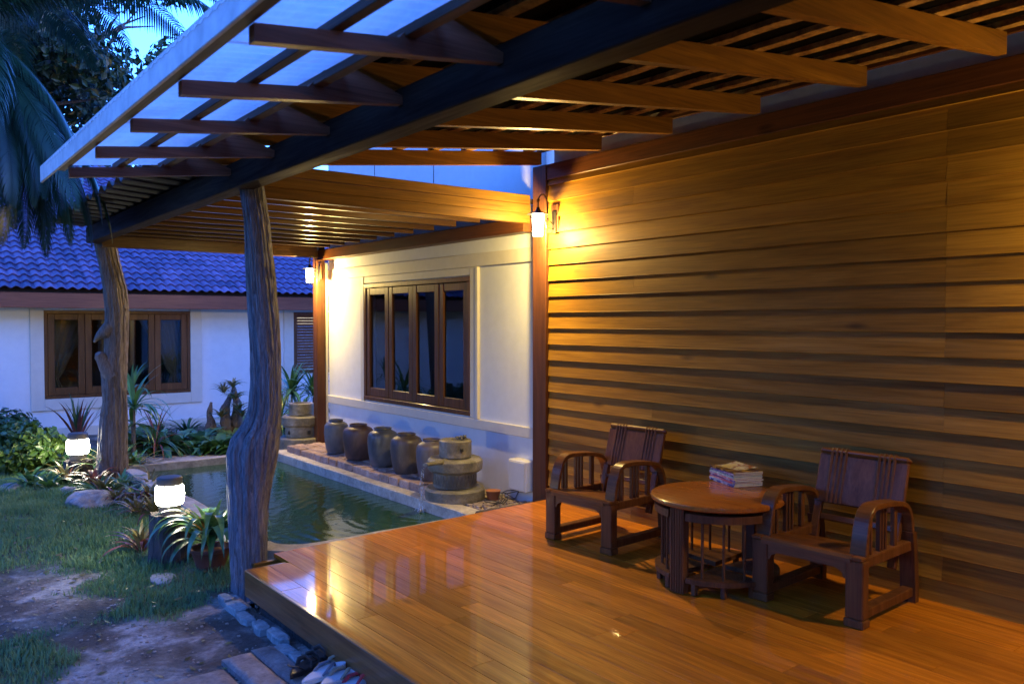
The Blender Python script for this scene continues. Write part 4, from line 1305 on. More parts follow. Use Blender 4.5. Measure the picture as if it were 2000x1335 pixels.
# frog figurine on top
FG = Vector((F1.x+.03, F1.y-.08, .475))
q = MB()
def ell(mbx, c, r, n=14, rot=0):
    vs = []; fs = []; m_ = 8
    for i in range(m_+1):
        th = PI*i/m_
        for k in range(n):
            a = 2*PI*k/n
            p = Vector((r[0]*math.sin(th)*math.cos(a), r[1]*math.sin(th)*math.sin(a), r[2]*math.cos(th)))
            p = Matrix.Rotation(rot, 3, 'Z') @ p
            vs.append(Vector(c) + p)
    for i in range(m_):
        for k in range(n):
            k2 = (k+1) % n; fs.append((i*n+k, (i+1)*n+k, (i+1)*n+k2, i*n+k2))
    mbx.add(vs, fs, True)
ell(q, FG + Vector((0, 0, .018)), (.028, .045, .018)); ell(q, FG + Vector((0, -.04, .03)), (.02, .022, .014))
for s in (-1, 1):
    ell(q, FG + Vector((s*.013, -.045, .043)), (.006, .006, .006)); q.tube([FG + Vector((s*.02, .02, .015)), FG + Vector((s*.05, .03, .02)), FG + Vector((s*.045, -.01, .004))], [.012, .009, .005], 7)
    q.tube([FG + Vector((s*.018, -.03, .018)), FG + Vector((s*.035, -.045, .004))], [.007, .004], 6)
thing_mesh('frog_figurine', q, M['frog'], FG, 'small stone frog sitting on top of the near fountain', 'figurine')

F2 = at(589, 874, Y=10.72); F2.z = -.15
f2 = empty('stone_fountain', F2, 'stacked millstone column at the far end of the pond with a water-topped drum', 'fountain', 'stacked millstone fountains')
for k, (r_, za, zb, ch_) in enumerate([(.30, -.17, .02, .02), (.215, .022, .17, .006), (.27, .172, .31, .02), (.165, .312, .48, .01)]):
    q = MB(); drum(q, F2, r_, za, zb, ch_, [.025, .01, .035, .01][k], 44, hole=(.13 if k == 3 else 0)); st_ = obj('stone', q, M['mill'], f2)
    if k == 1:
        for sgn in (-.42, .9):
            dirc = Vector((-math.sin(.35+sgn), -math.cos(.35+sgn), 0)); ph = Vector((F2.x, F2.y, .09)) + dirc*r_*.99
            q = MB(); q.cbox(ph - Vector((.022, .015, .025)), ph + Vector((.022, .015, .025)), .003); obj('socket', q, M['cable'], st_)

# ------------------------------------------------------------------ electrical box, cables, flower pot by the wall
pb0 = at(1024, 925, X=XV-.1)
q = MB(); q.cbox((XV-.12, 5.93, .0), (XV, 6.20, .29), .008)
eb = thing_mesh('electrical_box', q, M['box'], (XV-.05, 6.06, 0), 'white electrical box low on the white wall beside the deck', 'electrical box')
q = MB(); q.cbox((XV-.128, 5.945, .015), (XV-.121, 6.185, .275), .004); obj('cover', q, M['box'], eb)
q = MB(); q.tube([(XV-.02, 5.90, .05), (XV-.02, 5.90, -.12)], .012, 8); obj('conduit', q, M['cable'], eb)
q = MB()
rs = random.Random(3)
for k in range(3):
    pts = [(XV-.06, 6.1-.02*k, 0)]; p = Vector((XV-.10, 6.12, -.05))
    for t in range(8):
        pts.append((p.x - t*.045 - .02*k, p.y + .12*math.sin(t*.8+k), -.09 + .07*abs(math.sin(t*.9+k*1.3))*(1-t/9)))
    q.tube(pts, .005, 6)
thing_mesh('cable', q, M['cable'], (XV-.2, 6.1, -.1), 'loose black cables curling from the electrical box over the gravel', 'cable')
q = MB(); c_ = at(1040-108, 970, Z=-.08)
q.lathe([(0, 0), (.05, 0), (.07, .10), (.075, .105), (.065, .105), (.0, .08)], (4.66, 6.28, -.12), 20)
thing_mesh('clay_saucer', q, plain('terracotta_bright', (.36, .13, .05), .7, dirt=.3), (4.66, 6.28, -.12), 'small orange terracotta pot behind the near fountain', 'pot')

# ------------------------------------------------------------------ garden lamps on stumps
def garden_lamp(P, label, s=1.0):
    root = empty('garden_lamp', P, label, 'garden lamp', 'lit drum lamps in the garden')
    q = MB(); q.lathe([(0, 0), (.072*s, 0), (.074*s, .05*s), (.082*s, .06*s), (0, .062*s)], P, 32); obj('base', q, M['lampgrey'], root)
    q = MB(); q.lathe([(.083*s, .062*s), (.093*s, .075*s), (.098*s, .13*s), (.093*s, .185*s), (.086*s, .195*s)], P, 32); obj('diffuser', q, M['gardenglass'], root)
    q = MB(); q.lathe([(.078*s, .196*s), (.086*s, .2*s), (.086*s, .245*s), (.076*s, .255*s), (0, .257*s)], P, 32); obj('cap', q, M['lampgrey'], root)
    return root
def stump(P, r, H, label):
    q = MB(); vs = []; fs = []; n = 48
    for i in range(11):
        z = P.z - .08 + (H+.08)*i/10
        for k in range(n):
            a = 2*PI*k/n
            g = noise.fractal(Vector((math.cos(a)*3.5+P.x, math.sin(a)*3.5, z*1.2)), .9, 2, 4)
            rr = r*(1 + .16*g + .08*(1-i/10))
            vs.append((P.x + rr*math.cos(a), P.y + rr*math.sin(a), z + (.02*g if i == 10 else 0)))
    for i in range(10):
        for k in range(n):
            k2 = (k+1) % n; fs.append((i*n+k, i*n+k2, (i+1)*n+k2, (i+1)*n+k))
    q.add(vs, fs, True)
    q.f.append(tuple(10*n+k for k in range(n))); q.sm.append(False)
    return thing_mesh('tree_stump', q, M['bark'], P, label, 'stump', 'tree stumps holding garden lamps')
S1 = at(333, 1095, Z=-.24)
D1 = (S1-CP).dot(FV)
h1 = at(333, 1000, D=D1).z + .24
stump(S1, 36/1600*D1, h1, 'dark cut tree stump under the nearer garden lamp, beside the potted bromeliad')
garden_lamp(Vector((S1.x, S1.y, -.24+h1+.002)), 'lit white drum lamp on the nearer stump beside the pond', 27/1600*D1/.098)
P2 = at(153, 935, Z=-.25); D2 = (P2-CP).dot(FV)
h2 = at(153, 898, D=D2).z + .25
stump(P2, 24/1600*D2, h2, 'dark tree stump under the farther garden lamp, beside the leafy shrub')
garden_lamp(Vector((P2.x, P2.y, -.25+h2+.002)), 'lit white drum lamp on the farther stump next to the shrub', 20.5/1600*D2/.098)

# ------------------------------------------------------------------ plants
def leaf_mesh(name, L, w, e0, bend, mat, n=8, fold=.25, tip=1.6, base=.35, twist=0):
    """strap leaf starting at the origin towards +x, initial elevation e0, bending down"""
    vs = []; fs = []; p = Vector((0, 0, 0)); e = e0; st = L/n
    for i in range(n+1):
        t = i/n
        ww = w * (base + (1-base)*min(1, t*3)) * (1 - t**tip)
        side = Vector((0, 1, 0)); up = Vector((-math.sin(e), 0, math.cos(e)))
        vs += [p - side*ww + up*ww*fold, p, p + side*ww + up*ww*fold]
        e -= bend/n * (0.4 + 1.2*t)
        p = p + Vector((math.cos(e), 0, math.sin(e)))*st
    for i in range(n):
        a = i*3; fs += [(a, a+1, a+4, a+3), (a+1, a+2, a+5, a+4)]
    mb = MB(); mb.add(vs, fs, True)
    return mb.mesh(name, mat)
def rosette(name, P, label, cat, meshes, n, up=(0, 0), s=1.0, group=None, stem=None, spread=None, root=None):
    if root is None: root = empty(name, P, label, cat, group)
    rs = random.Random(int(P.x*1000+P.y*77))
    off = Vector((0, 0, 0)) if stem is None else Vector(stem)
    for k in range(n):
        me = rs.choice(meshes) if spread is None else meshes[min(len(meshes)-1, int(k/n*len(meshes)))]
        a = k*2.39996 + rs.uniform(-.2, .2)
        sc = s*rs.uniform(.8, 1.12)
        link_mesh('leaf', me, root, off + Vector((math.cos(a)*.012, math.sin(a)*.012, .0 + .002*k*s)), (rs.uniform(-.12, .12), rs.uniform(-.15, .15), a), (sc, sc, sc))
    return root
# potted bromeliad at the deck corner
PB = at(412, 1112, Z=-.24)
q = MB(); q.lathe([(0, 0), (.09, 0), (.14, .15), (.15, .155), (.15, .175), (.135, .175), (.12, .14), (0, .13)], PB, 32)
pot = empty('potted_bromeliad', PB, 'large potted bromeliad with drooping green straps and orange heart by the trunk post', 'potted plant')
obj('pot', q, M['pot'], pot)
big = [leaf_mesh('strap_leaf', .60, .046, 1.25, 2.9, M['lf_var'], 12), leaf_mesh('strap_leaf', .66, .048, 1.0, 2.8, M['lf_blue'], 12), leaf_mesh('strap_leaf', .55, .046, .8, 2.5, M['lf_mid'], 12), leaf_mesh('strap_leaf', .56, .032, 1.4, 1.5, M['lf_var'], 12)]
rosette('x', PB, None, None, big[:3], 46, s=1.0, stem=(0, 0, .17), root=pot)
rosette('x', PB, None, None, big[3:], 7, s=.9, stem=(0, 0, .17), root=pot)
rosette('x', PB, None, None, [leaf_mesh('heart_leaf', .26, .028, 1.2, .8, M['lf_orange'])], 8, s=1.0, stem=(0, 0, .2), root=pot)

def brom(px_, py_, label, mats, L, w, n, e0=.9, bend=1.4, heart=None, Z=-.25, s=1.0, name='bromeliad', cat='bromeliad', group='bromeliads along the pond edge'):
    P = at(px_, py_, Z=Z); P.z = gz(P.x, P.y) - .01
    L *= 1.75; w *= 2.3; n = int(n*1.25)
    ms = [leaf_mesh('strap_leaf', L*f, w, e0+d, bend+d2, m_) for m_, f, d, d2 in zip(mats*2, (1, .85, 1.1, .7), (0, .3, -.25, .45), (0, .3, .2, -.3))]
    r_ = rosette(name, P, label, cat, ms, n, s=s, group=group)
    if heart: rosette('x', P, None, None, [leaf_mesh('heart_leaf', L*.45, w*.9, 1.2, .5, heart)], 6, s=1, stem=(0, 0, .02), root=r_)
    return r_
brom(215, 930, 'bromeliad with long pale yellow-green straps behind the rock', [M['lf_pale'], M['lf_brown']], .40, .018, 20, heart=M['lf_orange'])
brom(130, 945, 'low bromeliad with bright orange centre left of the rock', [M['lf_mid'], M['lf_brown']], .24, .014, 18, heart=M['lf_orange'])
brom(185, 950, 'maroon bromeliad just above the rock', [M['lf_red']], .22, .016, 18)
brom(262, 925, 'bronze bromeliad against the pond coping', [M['lf_brown'], M['lf_mid']], .30, .016, 22)
brom(100, 920, 'bronze-green bromeliad at the foot of the far garden lamp', [M['lf_brown'], M['lf_dark']], .30, .015, 20)
brom(240, 955, 'small striped pale bromeliad right of the rock', [M['lf_pale'], M['lf_blue']], .20, .012, 20)
brom(290, 985, 'small reddish bromeliad left of the lit stump', [M['lf_red'], M['lf_brown']], .22, .010, 24, bend=1.8)
brom(262, 985, 'tan grassy bromeliad between rock and lit stump', [M['lf_brown'], M['lf_pale']], .22, .008, 26, bend=2.0)
brom(276, 1080, 'maroon spiky bromeliad at the left foot of the lit stump', [M['lf_red'], M['lf_brown']], .19, .010, 28, e0=1.0, bend=1.5)
for (px_, py_, lb, ms_, L_, w_, n_, ht_) in (
    (155, 925, 'pale striped bromeliad directly below the far garden lamp', ['lf_pale', 'lf_var'], .24, .013, 18, None), (200, 965, 'green and orange bromeliad touching the top of the large rock', ['lf_mid', 'lf_brown'], .22, .013, 20, 'lf_orange'),
    (240, 905, 'upright yellow-green bromeliad in front of the brown trunk post', ['lf_pale', 'lf_mid'], .30, .014, 16, 'lf_orange'), (280, 945, 'bronze tuft leaning over the pond coping', ['lf_brown', 'lf_red'], .22, .010, 22, None),
    (120, 925, 'brown bromeliad between shrub and far garden lamp', ['lf_brown', 'lf_dark'], .26, .012, 20, None), (300, 1010, 'pinkish grassy tuft behind the lit stump', ['lf_red', 'lf_brown'], .22, .008, 26, None),
    (228, 985, 'reddish bromeliad at the right end of the large rock', ['lf_red', 'lf_brown'], .18, .010, 22, None), (270, 1010, 'tan arching tuft on the lawn edge left of the lit stump', ['lf_brown'], .20, .007, 26, None),
    (295, 960, 'pale green bromeliad beside the coping behind the near garden lamp', ['lf_pale', 'lf_brown'], .22, .011, 20, None)):
    brom(px_, py_, lb, [M[q_] for q_ in ms_], L_, w_, n_, heart=M[ht_] if ht_ else None)
brom(352, 1030, 'dried fern-like tuft on the right side of the lit stump', [M['lf_brown']], .16, .006, 22, bend=2.4)
brom(170, 905, 'striped bromeliad right of the far garden lamp', [M['lf_pale'], M['lf_mid']], .30, .014, 18)
brom(60, 950, 'low green strap plant under the shrub at the lawn edge', [M['lf_mid'], M['lf_dark']], .22, .014, 18, name='strap_plant', cat='plant', group='strap plants at the lawn edge')
brom(95, 955, 'green strap plant in front of the shrub', [M['lf_mid']], .2, .012, 16, name='strap_plant', cat='plant', group='strap plants at the lawn edge')
brom(152, 862, 'spiky dark red cordyline behind the far garden lamp', [M['lf_red'], M['lf_dark']], .55, .014, 20, e0=1.2, bend=.5, Z=-.28, name='cordyline', cat='plant', group='spiky plants behind the pond')

# dracaenas: stem with drooping rosette
def dracaena(P, H, label, L=.55, w=.022, n=34, mats=None, lean=(0, 0), group='dracaenas by the far wall'):
    w *= 1.6; L *= 1.12
    root = empty('dracaena', P, label, 'dracaena', group)
    q = MB(); top = P + Vector((lean[0], lean[1], H))
    q.tube([P + Vector((0, 0, -.05)), P + Vector((lean[0]*.4, lean[1]*.4, H*.5)), top], [.022, .018, .014], 8); obj('stem', q, M['bark'], root)
    mats = mats or [M['lf_mid'], M['lf_dark']]
    ms = [leaf_mesh('strap_leaf', L, w, 1.35, 1.0, mats[0]), leaf_mesh('strap_leaf', L*1.05, w, 1.0, 1.9, mats[1 % len(mats)]), leaf_mesh('strap_leaf', L, w, .6, 2.2, mats[0]), leaf_mesh('strap_leaf', L*.9, w, .1, 1.6, mats[1 % len(mats)])]
    rosette('x', P, None, None, ms, n, s=1.0, stem=(lean[0], lean[1], H), root=root)
    rosette('x', P, None, None, ms[2:], n//3, s=.9, stem=(lean[0]*.7, lean[1]*.7, H*.7), root=root)
    return root
def atd(px_, py_, D): 
    p = at(px_, py_, D=D); return p
d1 = atd(262, 800, 11.2); d1g = Vector((d1.x, d1.y, gz(d1.x, d1.y)))
dracaena(d1g, d1.z - d1g.z, 'tall dracaena right of the brown trunk post under the far window', .62, .022, 34, [M['lf_blue'], M['lf_mid']])
d1 = atd(258, 748, 11.6); d1g = Vector((d1.x, d1.y, gz(d1.x, d1.y)))
dracaena(d1g, d1.z - d1g.z - .1, 'upright dracaena tuft in front of the far window, beside the trunk post', .40, .018, 12, [M['lf_blue']])
d1 = atd(305, 850, 11.5); d1g = Vector((d1.x, d1.y, gz(d1.x, d1.y)))
dracaena(d1g, .18, 'dark spiky dracaena low in the bed left of the driftwood', .62, .012, 24, [M['lf_red'], M['lf_dark']])
for (px_, py_, lb) in ((570, 772, 'dracaena behind the far fountain, left one of the pair'), (612, 775, 'dracaena behind the far fountain, right one against the post')):
    d1 = atd(px_, py_, 12.4); d1g = Vector((d1.x, d1.y, gz(d1.x, d1.y)))
    dracaena(d1g, d1.z - d1g.z, lb, .50, .020, 40, [M['lf_mid'], M['lf_blue']])
for (px_, py_, lb) in ((590, 800, 'low arching dracaena between the pair behind the far fountain'), (550, 815, 'low dracaena close to the trunk post, left of the far fountain')):
    d1 = atd(px_, py_, 12.0); d1g = Vector((d1.x, d1.y, gz(d1.x, d1.y)))
    dracaena(d1g, .42, lb, .46, .014, 34, [M['lf_dark'], M['lf_mid']])

# broad-leaved ground plants between trunk post and far fountain
def broad(px_, py_, Z, label, mat, L=.26, w=.055, n=16, e0=.9, bend=1.5, name='hosta', cat='plant', group='broad-leaved plants behind the pond', h=0):
    P = at(px_, py_, Z=Z); P.z = gz(P.x, P.y)
    L *= 1.75; w *= 1.45; n = int(n*1.6)
    ms = [leaf_mesh('broad_leaf', L*f, w, e0+d, bend, mat, 7, .2, 2.2, .25) for f, d in ((1, 0), (.8, .35), (1.1, -.35))]
    return rosette(name, P, label, cat, ms, n, group=group, stem=(0, 0, h))
BP = [(270, 872, 'dark broad-leaved plant right of the brown trunk post', 'lf_dark', .34, .05), (310, 880, 'blue-green broad-leaved plant behind the pond corner', 'lf_blue', .30, .05),
      (345, 872, 'second blue-green broad-leaved plant from the trunk post', 'lf_blue', .32, .055), (392, 868, 'blue-green rosette left of the driftwood foot', 'lf_blue', .34, .05),
      (425, 875, 'mid green leafy plant in front of the driftwood', 'lf_mid', .26, .05), (455, 862, 'pale green broad-leaved plant right of the driftwood', 'lf_pale', .34, .05),
      (470, 838, 'pale striped upright plant behind the grey trunk post', 'lf_pale', .40, .045), (365, 845, 'dark fern left of the driftwood base', 'lf_dark', .34, .018),
      (400, 885, 'low green clump touching the far coping', 'lf_mid', .18, .04), (330, 893, 'low dark clump at the left end of the far coping', 'lf_dark', .2, .045),
      (440, 888, 'low bright clump at the far coping beside the trunk post', 'lf_mid', .18, .035), (255, 895, 'dark clump at the foot of the brown trunk post', 'lf_dark', .24, .045),
      (300, 850, 'green leafy plant behind the blue-green ones, under the far window', 'lf_mid', .30, .05), (480, 880, 'green clump half hidden by the bulge of the trunk post', 'lf_mid', .24, .045),
      (538, 850, 'dark clump left of the far fountain', 'lf_dark', .26, .03), (370, 895, 'small blue-green clump at the middle of the far coping', 'lf_blue', .18, .035)]
for (px_, py_, lb, mt, L_, w_) in BP:
    Pz = at(px_, py_+8, Z=-.27)
    if Pz.y < 10.72 and Pz.x < 4.3: 
        sc_ = 10.75/Pz.y; 
        r_ = at(px_, py_+8, Y=10.78); 
    broad(px_, min(py_+8, 884 if True else 0), -.27, lb, M[mt], L_, w_, 16 if w_ > .02 else 26)
# driftwood with orchids
DW = at(440, 838, Y=12.6); DW.z = -.3
dw = empty('driftwood', DW, 'dark pointed driftwood stump with leafy orchids before the far wall', 'driftwood')
for path, rad in (([(412, 846), (410, 812), (413, 785)], [.12, .09, .03]), ([(442, 848), (440, 800), (450, 770)], [.16, .11, .05]), ([(462, 845), (462, 790), (456, 755)], [.14, .12, .06]), ([(425, 852), (452, 838), (475, 850)], [.12, .14, .1])):
    q = MB(); pts = [at(a, b_, Y=12.6+.05*i) for i, (a, b_) in enumerate(path)]
    P5 = []; r5 = []
    for i in range(13):
        t = i/12*2; k = min(1, int(t)); f = t-k
        p = pts[k].lerp(pts[k+1], f); r_ = rad[k]+(rad[k+1]-rad[k])*f
        p = p + Vector((noise.noise(p*6)*.03, noise.noise(p*5+Vector((3, 3, 3)))*.03, 0)); P5.append(p); r5.append(r_*.62*(1+.5*noise.noise(p*9)))
    q.tube(P5, r5, 12); obj('limb', q, M['bark'], dw)
orch = [leaf_mesh('orchid_leaf', .23, .020, .9, 1.0, M['lf_brown']), leaf_mesh('orchid_leaf', .25, .019, .7, 1.4, M['lf_dark'])]
for (px_, py_, lb) in ((437, 768, 'orchid tuft on the left top of the driftwood'), (455, 757, 'orchid tuft crowning the driftwood'), (466, 800, 'orchid tuft halfway down the right of the driftwood'), (432, 815, 'orchid tuft between the driftwood points'), (460, 780, 'orchid tuft just under the driftwood crown'), (472, 815, 'orchid tuft low on the right of the driftwood')):
    P = at(px_, py_, Y=12.45); r_ = empty('orchid', P, lb, 'orchid', 'orchids growing on the driftwood')
    rosette('x', P, None, None, orch, 26, s=1.0, stem=(0, 0, 0), root=r_)

# bushy shrub lit by the far garden lamp, and a low shrub behind
def crown(mbx, C, rad, n, lsz, seed, thr=-.1, shape=1.0):
    rs = random.Random(seed)
    k = 0; tries = 0
    while k < n and tries < n*8:
        tries += 1
        d = Vector((rs.gauss(0, 1), rs.gauss(0, 1), rs.gauss(0, 1))).normalized()
        rr = rs.random()**.35
        p = Vector((C.x + d.x*rad[0]*rr, C.y + d.y*rad[1]*rr, C.z + d.z*rad[2]*rr))
        if noise.noise(p*2.6/max(rad)*.9 + Vector((seed, 0, 0))) < thr: continue
        k += 1
        s = lsz*rs.uniform(.6, 1.3)
        nrm = (d + Vector((rs.uniform(-1, 1), rs.uniform(-1, 1), rs.uniform(-.2, 1.2)))*.8).normalized()
        a = nrm.orthogonal().normalized(); a.rotate(Matrix.Rotation(rs.uniform(0, 2*PI), 3, nrm)); b_ = nrm.cross(a)
        mbx.add([p - a*s*.5, p - b_*s*.32 + nrm*s*.06, p + a*s*.15 - b_*s*.28, p + a*s*.6 - nrm*s*.12, p + a*s*.15 + b_*s*.28, p + b_*s*.32 - a*s*.02 + nrm*s*.06], [(0, 1, 2, 3), (0, 3, 4, 5)], False)
def shrub(name, P, rad, n, lsz, mat, label, cat, seed, group=None):
    root = empty(name, P, label, cat, group)
    rs = random.Random(seed)
    q = MB()
    for k in range(8):
        a = rs.uniform(0, 2*PI); t = Vector((math.cos(a)*rad[0]*.6, math.sin(a)*rad[1]*.6, rad[2]*rs.uniform(.9, 1.7)))
        q.tube([P + Vector((0, 0, -.03)), P + t*.5 + Vector((0, 0, .06)), P + t], [.012, .009, .004], 6)
    obj('stems', q, M['bark'], root)
    q = MB(); crown(q, P + Vector((0, 0, rad[2]*1.0)), rad, n, lsz, seed)
    for j in range(5):
        a = rs.uniform(0, 2*PI)
        crown(q, P + Vector((math.cos(a)*rad[0]*.6, math.sin(a)*rad[1]*.6, rad[2]*rs.uniform(.8, 1.6))), [r_*.45 for r_ in rad], n//6, lsz, seed+j+1, -.3)
    obj('foliage', q, mat, root, kind='stuff')
    return root
SH = at(48, 925, Z=-.26)
shrub('leafy_shrub', SH, (.46, .42, .32), 1500, .085, M['lf_shrub'], 'round-leaved green shrub at the left lit by the far garden lamp', 'shrub', 5)
SH = at(5, 890, D=11.0); SH.z = -.27
shrub('leafy_shrub', SH, (.5, .45, .36), 1100, .085, M['lf_dark'], 'darker shrub behind the lit one at the left edge', 'shrub', 9)
# palm
PR = at(-55, -5, D=7.0)
PRg = at(-75, 900, D=7.4); PRg = Vector((PRg.x-.1, PRg.y, -.3))
palm = empty('palm_tree', PRg, 'dark palm tree at the top left with long hanging fronds', 'palm tree')
q = MB(); pts = []; rad_ = []
for i in range(40):
    t = i/39
    p = PRg.lerp(PR, t) + Vector((.12*math.sin(t*2.4), 0, 0)); pts.append(p); rad_.append((.15 - .05*t) * (1 + .05*math.sin(i*2.2)))
q.tube(pts, rad_, 16); obj('trunk', q, M['palmbark'], palm)
def frond_mesh(L, e0, bend, droop, seed, mat):
    rs = random.Random(seed); mb = MB(); p = Vector((0, 0, 0)); e = e0; n = 88; P = []; E = []
    for i in range(n+1):
        P.append(p.copy()); E.append(e)
        e -= bend/n*(.5 + i/n)
        p = p + Vector((math.cos(e), .0, math.sin(e)))*(L/n)
    mb.tube(P[::4], [.016*(1-.8*i/16) for i in range(len(P[::4]))], 6)
    for i in range(4, n+1):
        t = i/n
        ll = .62*math.sin(PI*min(1, .12 + t*.88))**.6 * (1-.35*t) * rs.uniform(.85, 1.1)
        for s in (-1, 1):
            fw = Vector((math.cos(E[i]), 0, math.sin(E[i])))
            d0 = (fw*.75 + Vector((0, s, 0)) + Vector((0, 0, .15))).normalized()
            pts = [P[i]]; d = d0.copy()
            for j in range(4):
                d = (d + Vector((0, 0, -1))*droop*(.35+.25*j)*rs.uniform(.8, 1.2)).normalized()
                pts.append(pts[-1] + d*ll/4)
            w = [.007, .014, .013, .008, .001]
            side = d0.cross(Vector((0, 0, 1))).normalized()
            sv = fw
            vs = []
            for pp, ww in zip(pts, w): vs += [pp - sv*ww, pp + sv*ww]
            mb.add(vs, [(2*j, 2*j+1, 2*j+3, 2*j+2) for j in range(4)], False)
    return mb.mesh('frond', mat)
fa = [frond_mesh(2.7, .95, 1.7, .5, 1, M['lf_palm']), frond_mesh(2.6, .6, 1.5, .6, 4, M['lf_palm'])]
fd = [frond_mesh(2.5, .1, 1.9, .8, 2, M['lf_palm']), frond_mesh(2.5, -.35, 1.3, .9, 3, M['lf_palm']), frond_mesh(2.4, -.75, .9, .9, 5, M['lf_palm'])]
rs = random.Random(21)
for k in range(72):
    a = k*2.39996
    if k < 20: me = fa[k % 2]
    else:
        me = fd[min(2, (k-20)//18)]
        if math.cos(a) > .1 and k % 3 == 0: a = PI - a
        if math.cos(a) > .1: me = fd[2]      # those towards the canopy hang short and steep
    sc = rs.uniform(.85, 1.1) * (.78 if k >= 20 and math.cos(a) > .1 else 1)
    link_mesh('frond', me, palm, PR - PRg + Vector((0, 0, -.008*k)), (rs.uniform(-.2, .2), rs.uniform(-.15, .15), a), (sc, sc, sc))
# broadleaf tree behind the palm and dark trees beyond the far house
def tree(P, H, rad, n, lsz, label, seed, mat=None, group='trees behind the palm'):
    root = empty('broadleaf_tree', P, label, 'tree', group)
    q = MB(); rs = random.Random(seed); top = P + Vector((.2, .1, H))
    q.tube([P, P.lerp(top, .5) + Vector((.1, 0, 0)), top], [.16, .12, .05], 10); obj('trunk', q, M['bark'], root)
    q = MB()
    for k in range(9):
        a = rs.uniform(0, 2*PI); s0 = P.lerp(top, rs.uniform(.78, .97)); e_ = s0 + Vector((math.cos(a)*rad[0]*.8, math.sin(a)*rad[1]*.8, rad[2]*rs.uniform(.1, .9)))
        q.tube([s0, s0.lerp(e_, .5) + Vector((0, 0, .1)), e_], [.05, .035, .012], 6)
    obj('limbs', q, M['bark'], root)
    q = MB()
    for j in range(12):
        d = Vector((rs.gauss(0, .5), rs.gauss(0, .5), rs.gauss(0, .45)))
        crown(q, top + Vector((d.x*rad[0], d.y*rad[1], d.z*rad[2])), [r_*.5 for r_ in rad], n//12, lsz, seed*7+j, -.2)
    obj('crown', q, mat or M['lf_tree'], root, kind='stuff')
TP = at(175, 60, D=20.5); 
tree(Vector((TP.x, TP.y, -.3)), at(190, 20, D=20.5).z + .3, (1.75, 1.6, 1.9), 7000, .19, 'leafy tree against the pale sky above the veranda edge', 3)
TP = at(-5, 110, D=11.5)
tree(Vector((TP.x-.4, TP.y, -.3)), TP.z + .3, (1.9, 1.7, 1.05), 17000, .12, 'dense dark tree behind the palm at the left edge', 17)
for (px_, D_, hh, lb, sd_) in ((20, 22, 5.6, 'dark tree rising behind the far house roof at the left', 4), (-120, 19, 5.2, 'dark tree left of the far house, mostly out of frame', 8), (130, 26, 6.0, 'dark tree behind the far roof, right of its neighbour', 6)):
    p = at(px_, 700, D=D_); tree(Vector((p.x, p.y, -.3)), hh, (2.6, 2.6, 2.3), 5200, .22, lb, sd_)

# unseen foliage masses to the west and behind the viewer, added to block skylight
q = MB()
for (cx, cy, rx, ry, h_, sd_) in ((-6.5, -4, 1.3, 3.4, 6.0, 1), (-7.0, 2, 1.3, 3.2, 6.0, 2), (-6.8, 8, 1.3, 3.4, 2.2, 3), (-2.5, -7.5, 3.6, 1.3, 5.5, 5), (2.0, -9.0, 3.0, 1.3, 5.0, 6)):
    crown(q, Vector((cx, cy, h_*.45)), (rx, ry, h_*.55), 5200, .40, sd_, -.6)
tag(link_mesh('sky_blocker', q.mesh('sky_blocker', M['lf_dark'])), 'unseen tall dark foliage masses added to block low skylight', 'sky_blocker', kind='stuff')

# ------------------------------------------------------------------ rocks, edge stones, slabs
def rock(P, r, label, seed, mat, group, name='rock'):
    bm_ = bmesh.new(); bmesh.ops.create_icosphere(bm_, subdivisions=4, radius=1.0)
    vs = []
    for v_ in bm_.verts:
        d = v_.co.normalized(); g = 1 + .28*noise.noise(d*1.3 + Vector((seed, seed*.7, 0))) + .10*noise.noise(d*3.7 + Vector((seed, 0, 4))) + .03*noise.noise(d*11)
        vs.append(Vector((P.x + d.x*r[0]*g, P.y + d.y*r[1]*g, P.z + d.z*r[2]*g)))
    fs = [tuple(v_.index for v_ in f.verts) for f in bm_.faces]
    bm_.free()
    q = MB(); q.add(vs, fs, True)
    return thing_mesh(name, q, mat, P, label, 'rock', group)
RP = at(180, 985, Z=-.25); rock(RP + Vector((0, 0, .02)), (.22, .30, .13), 'large pale rock at the lawn edge under the bromeliads', 3, M['rock'], 'rocks at the lawn edge')
RP = at(133, 962, Z=-.25); rock(RP, (.10, .12, .07), 'small pale rock left of the large one', 8, M['rock'], 'rocks at the lawn edge')
RP = at(18, 955, Z=-.25); rock(RP, (.16, .2, .06), 'flat grey rock at the left edge below the shrub', 12, M['rock'], 'rocks at the lawn edge')
RP = at(318, 1130, Z=-.24); rock(RP, (.09, .13, .03), 'flat stone at the foot of the lit stump', 15, M['rock'], 'rocks at the lawn edge')
RP = at(352, 868, Z=-.28); rock(RP, (.14, .12, .12), 'pale rock among the plants behind the pond', 19, M['rock'], 'rocks behind the pond')
es = empty('stone_edging', (1.78, 4.8, -.24), 'row of broken bluish stones set along the foot of the deck', 'edging')
y = 5.42; rs = random.Random(4); k = 0
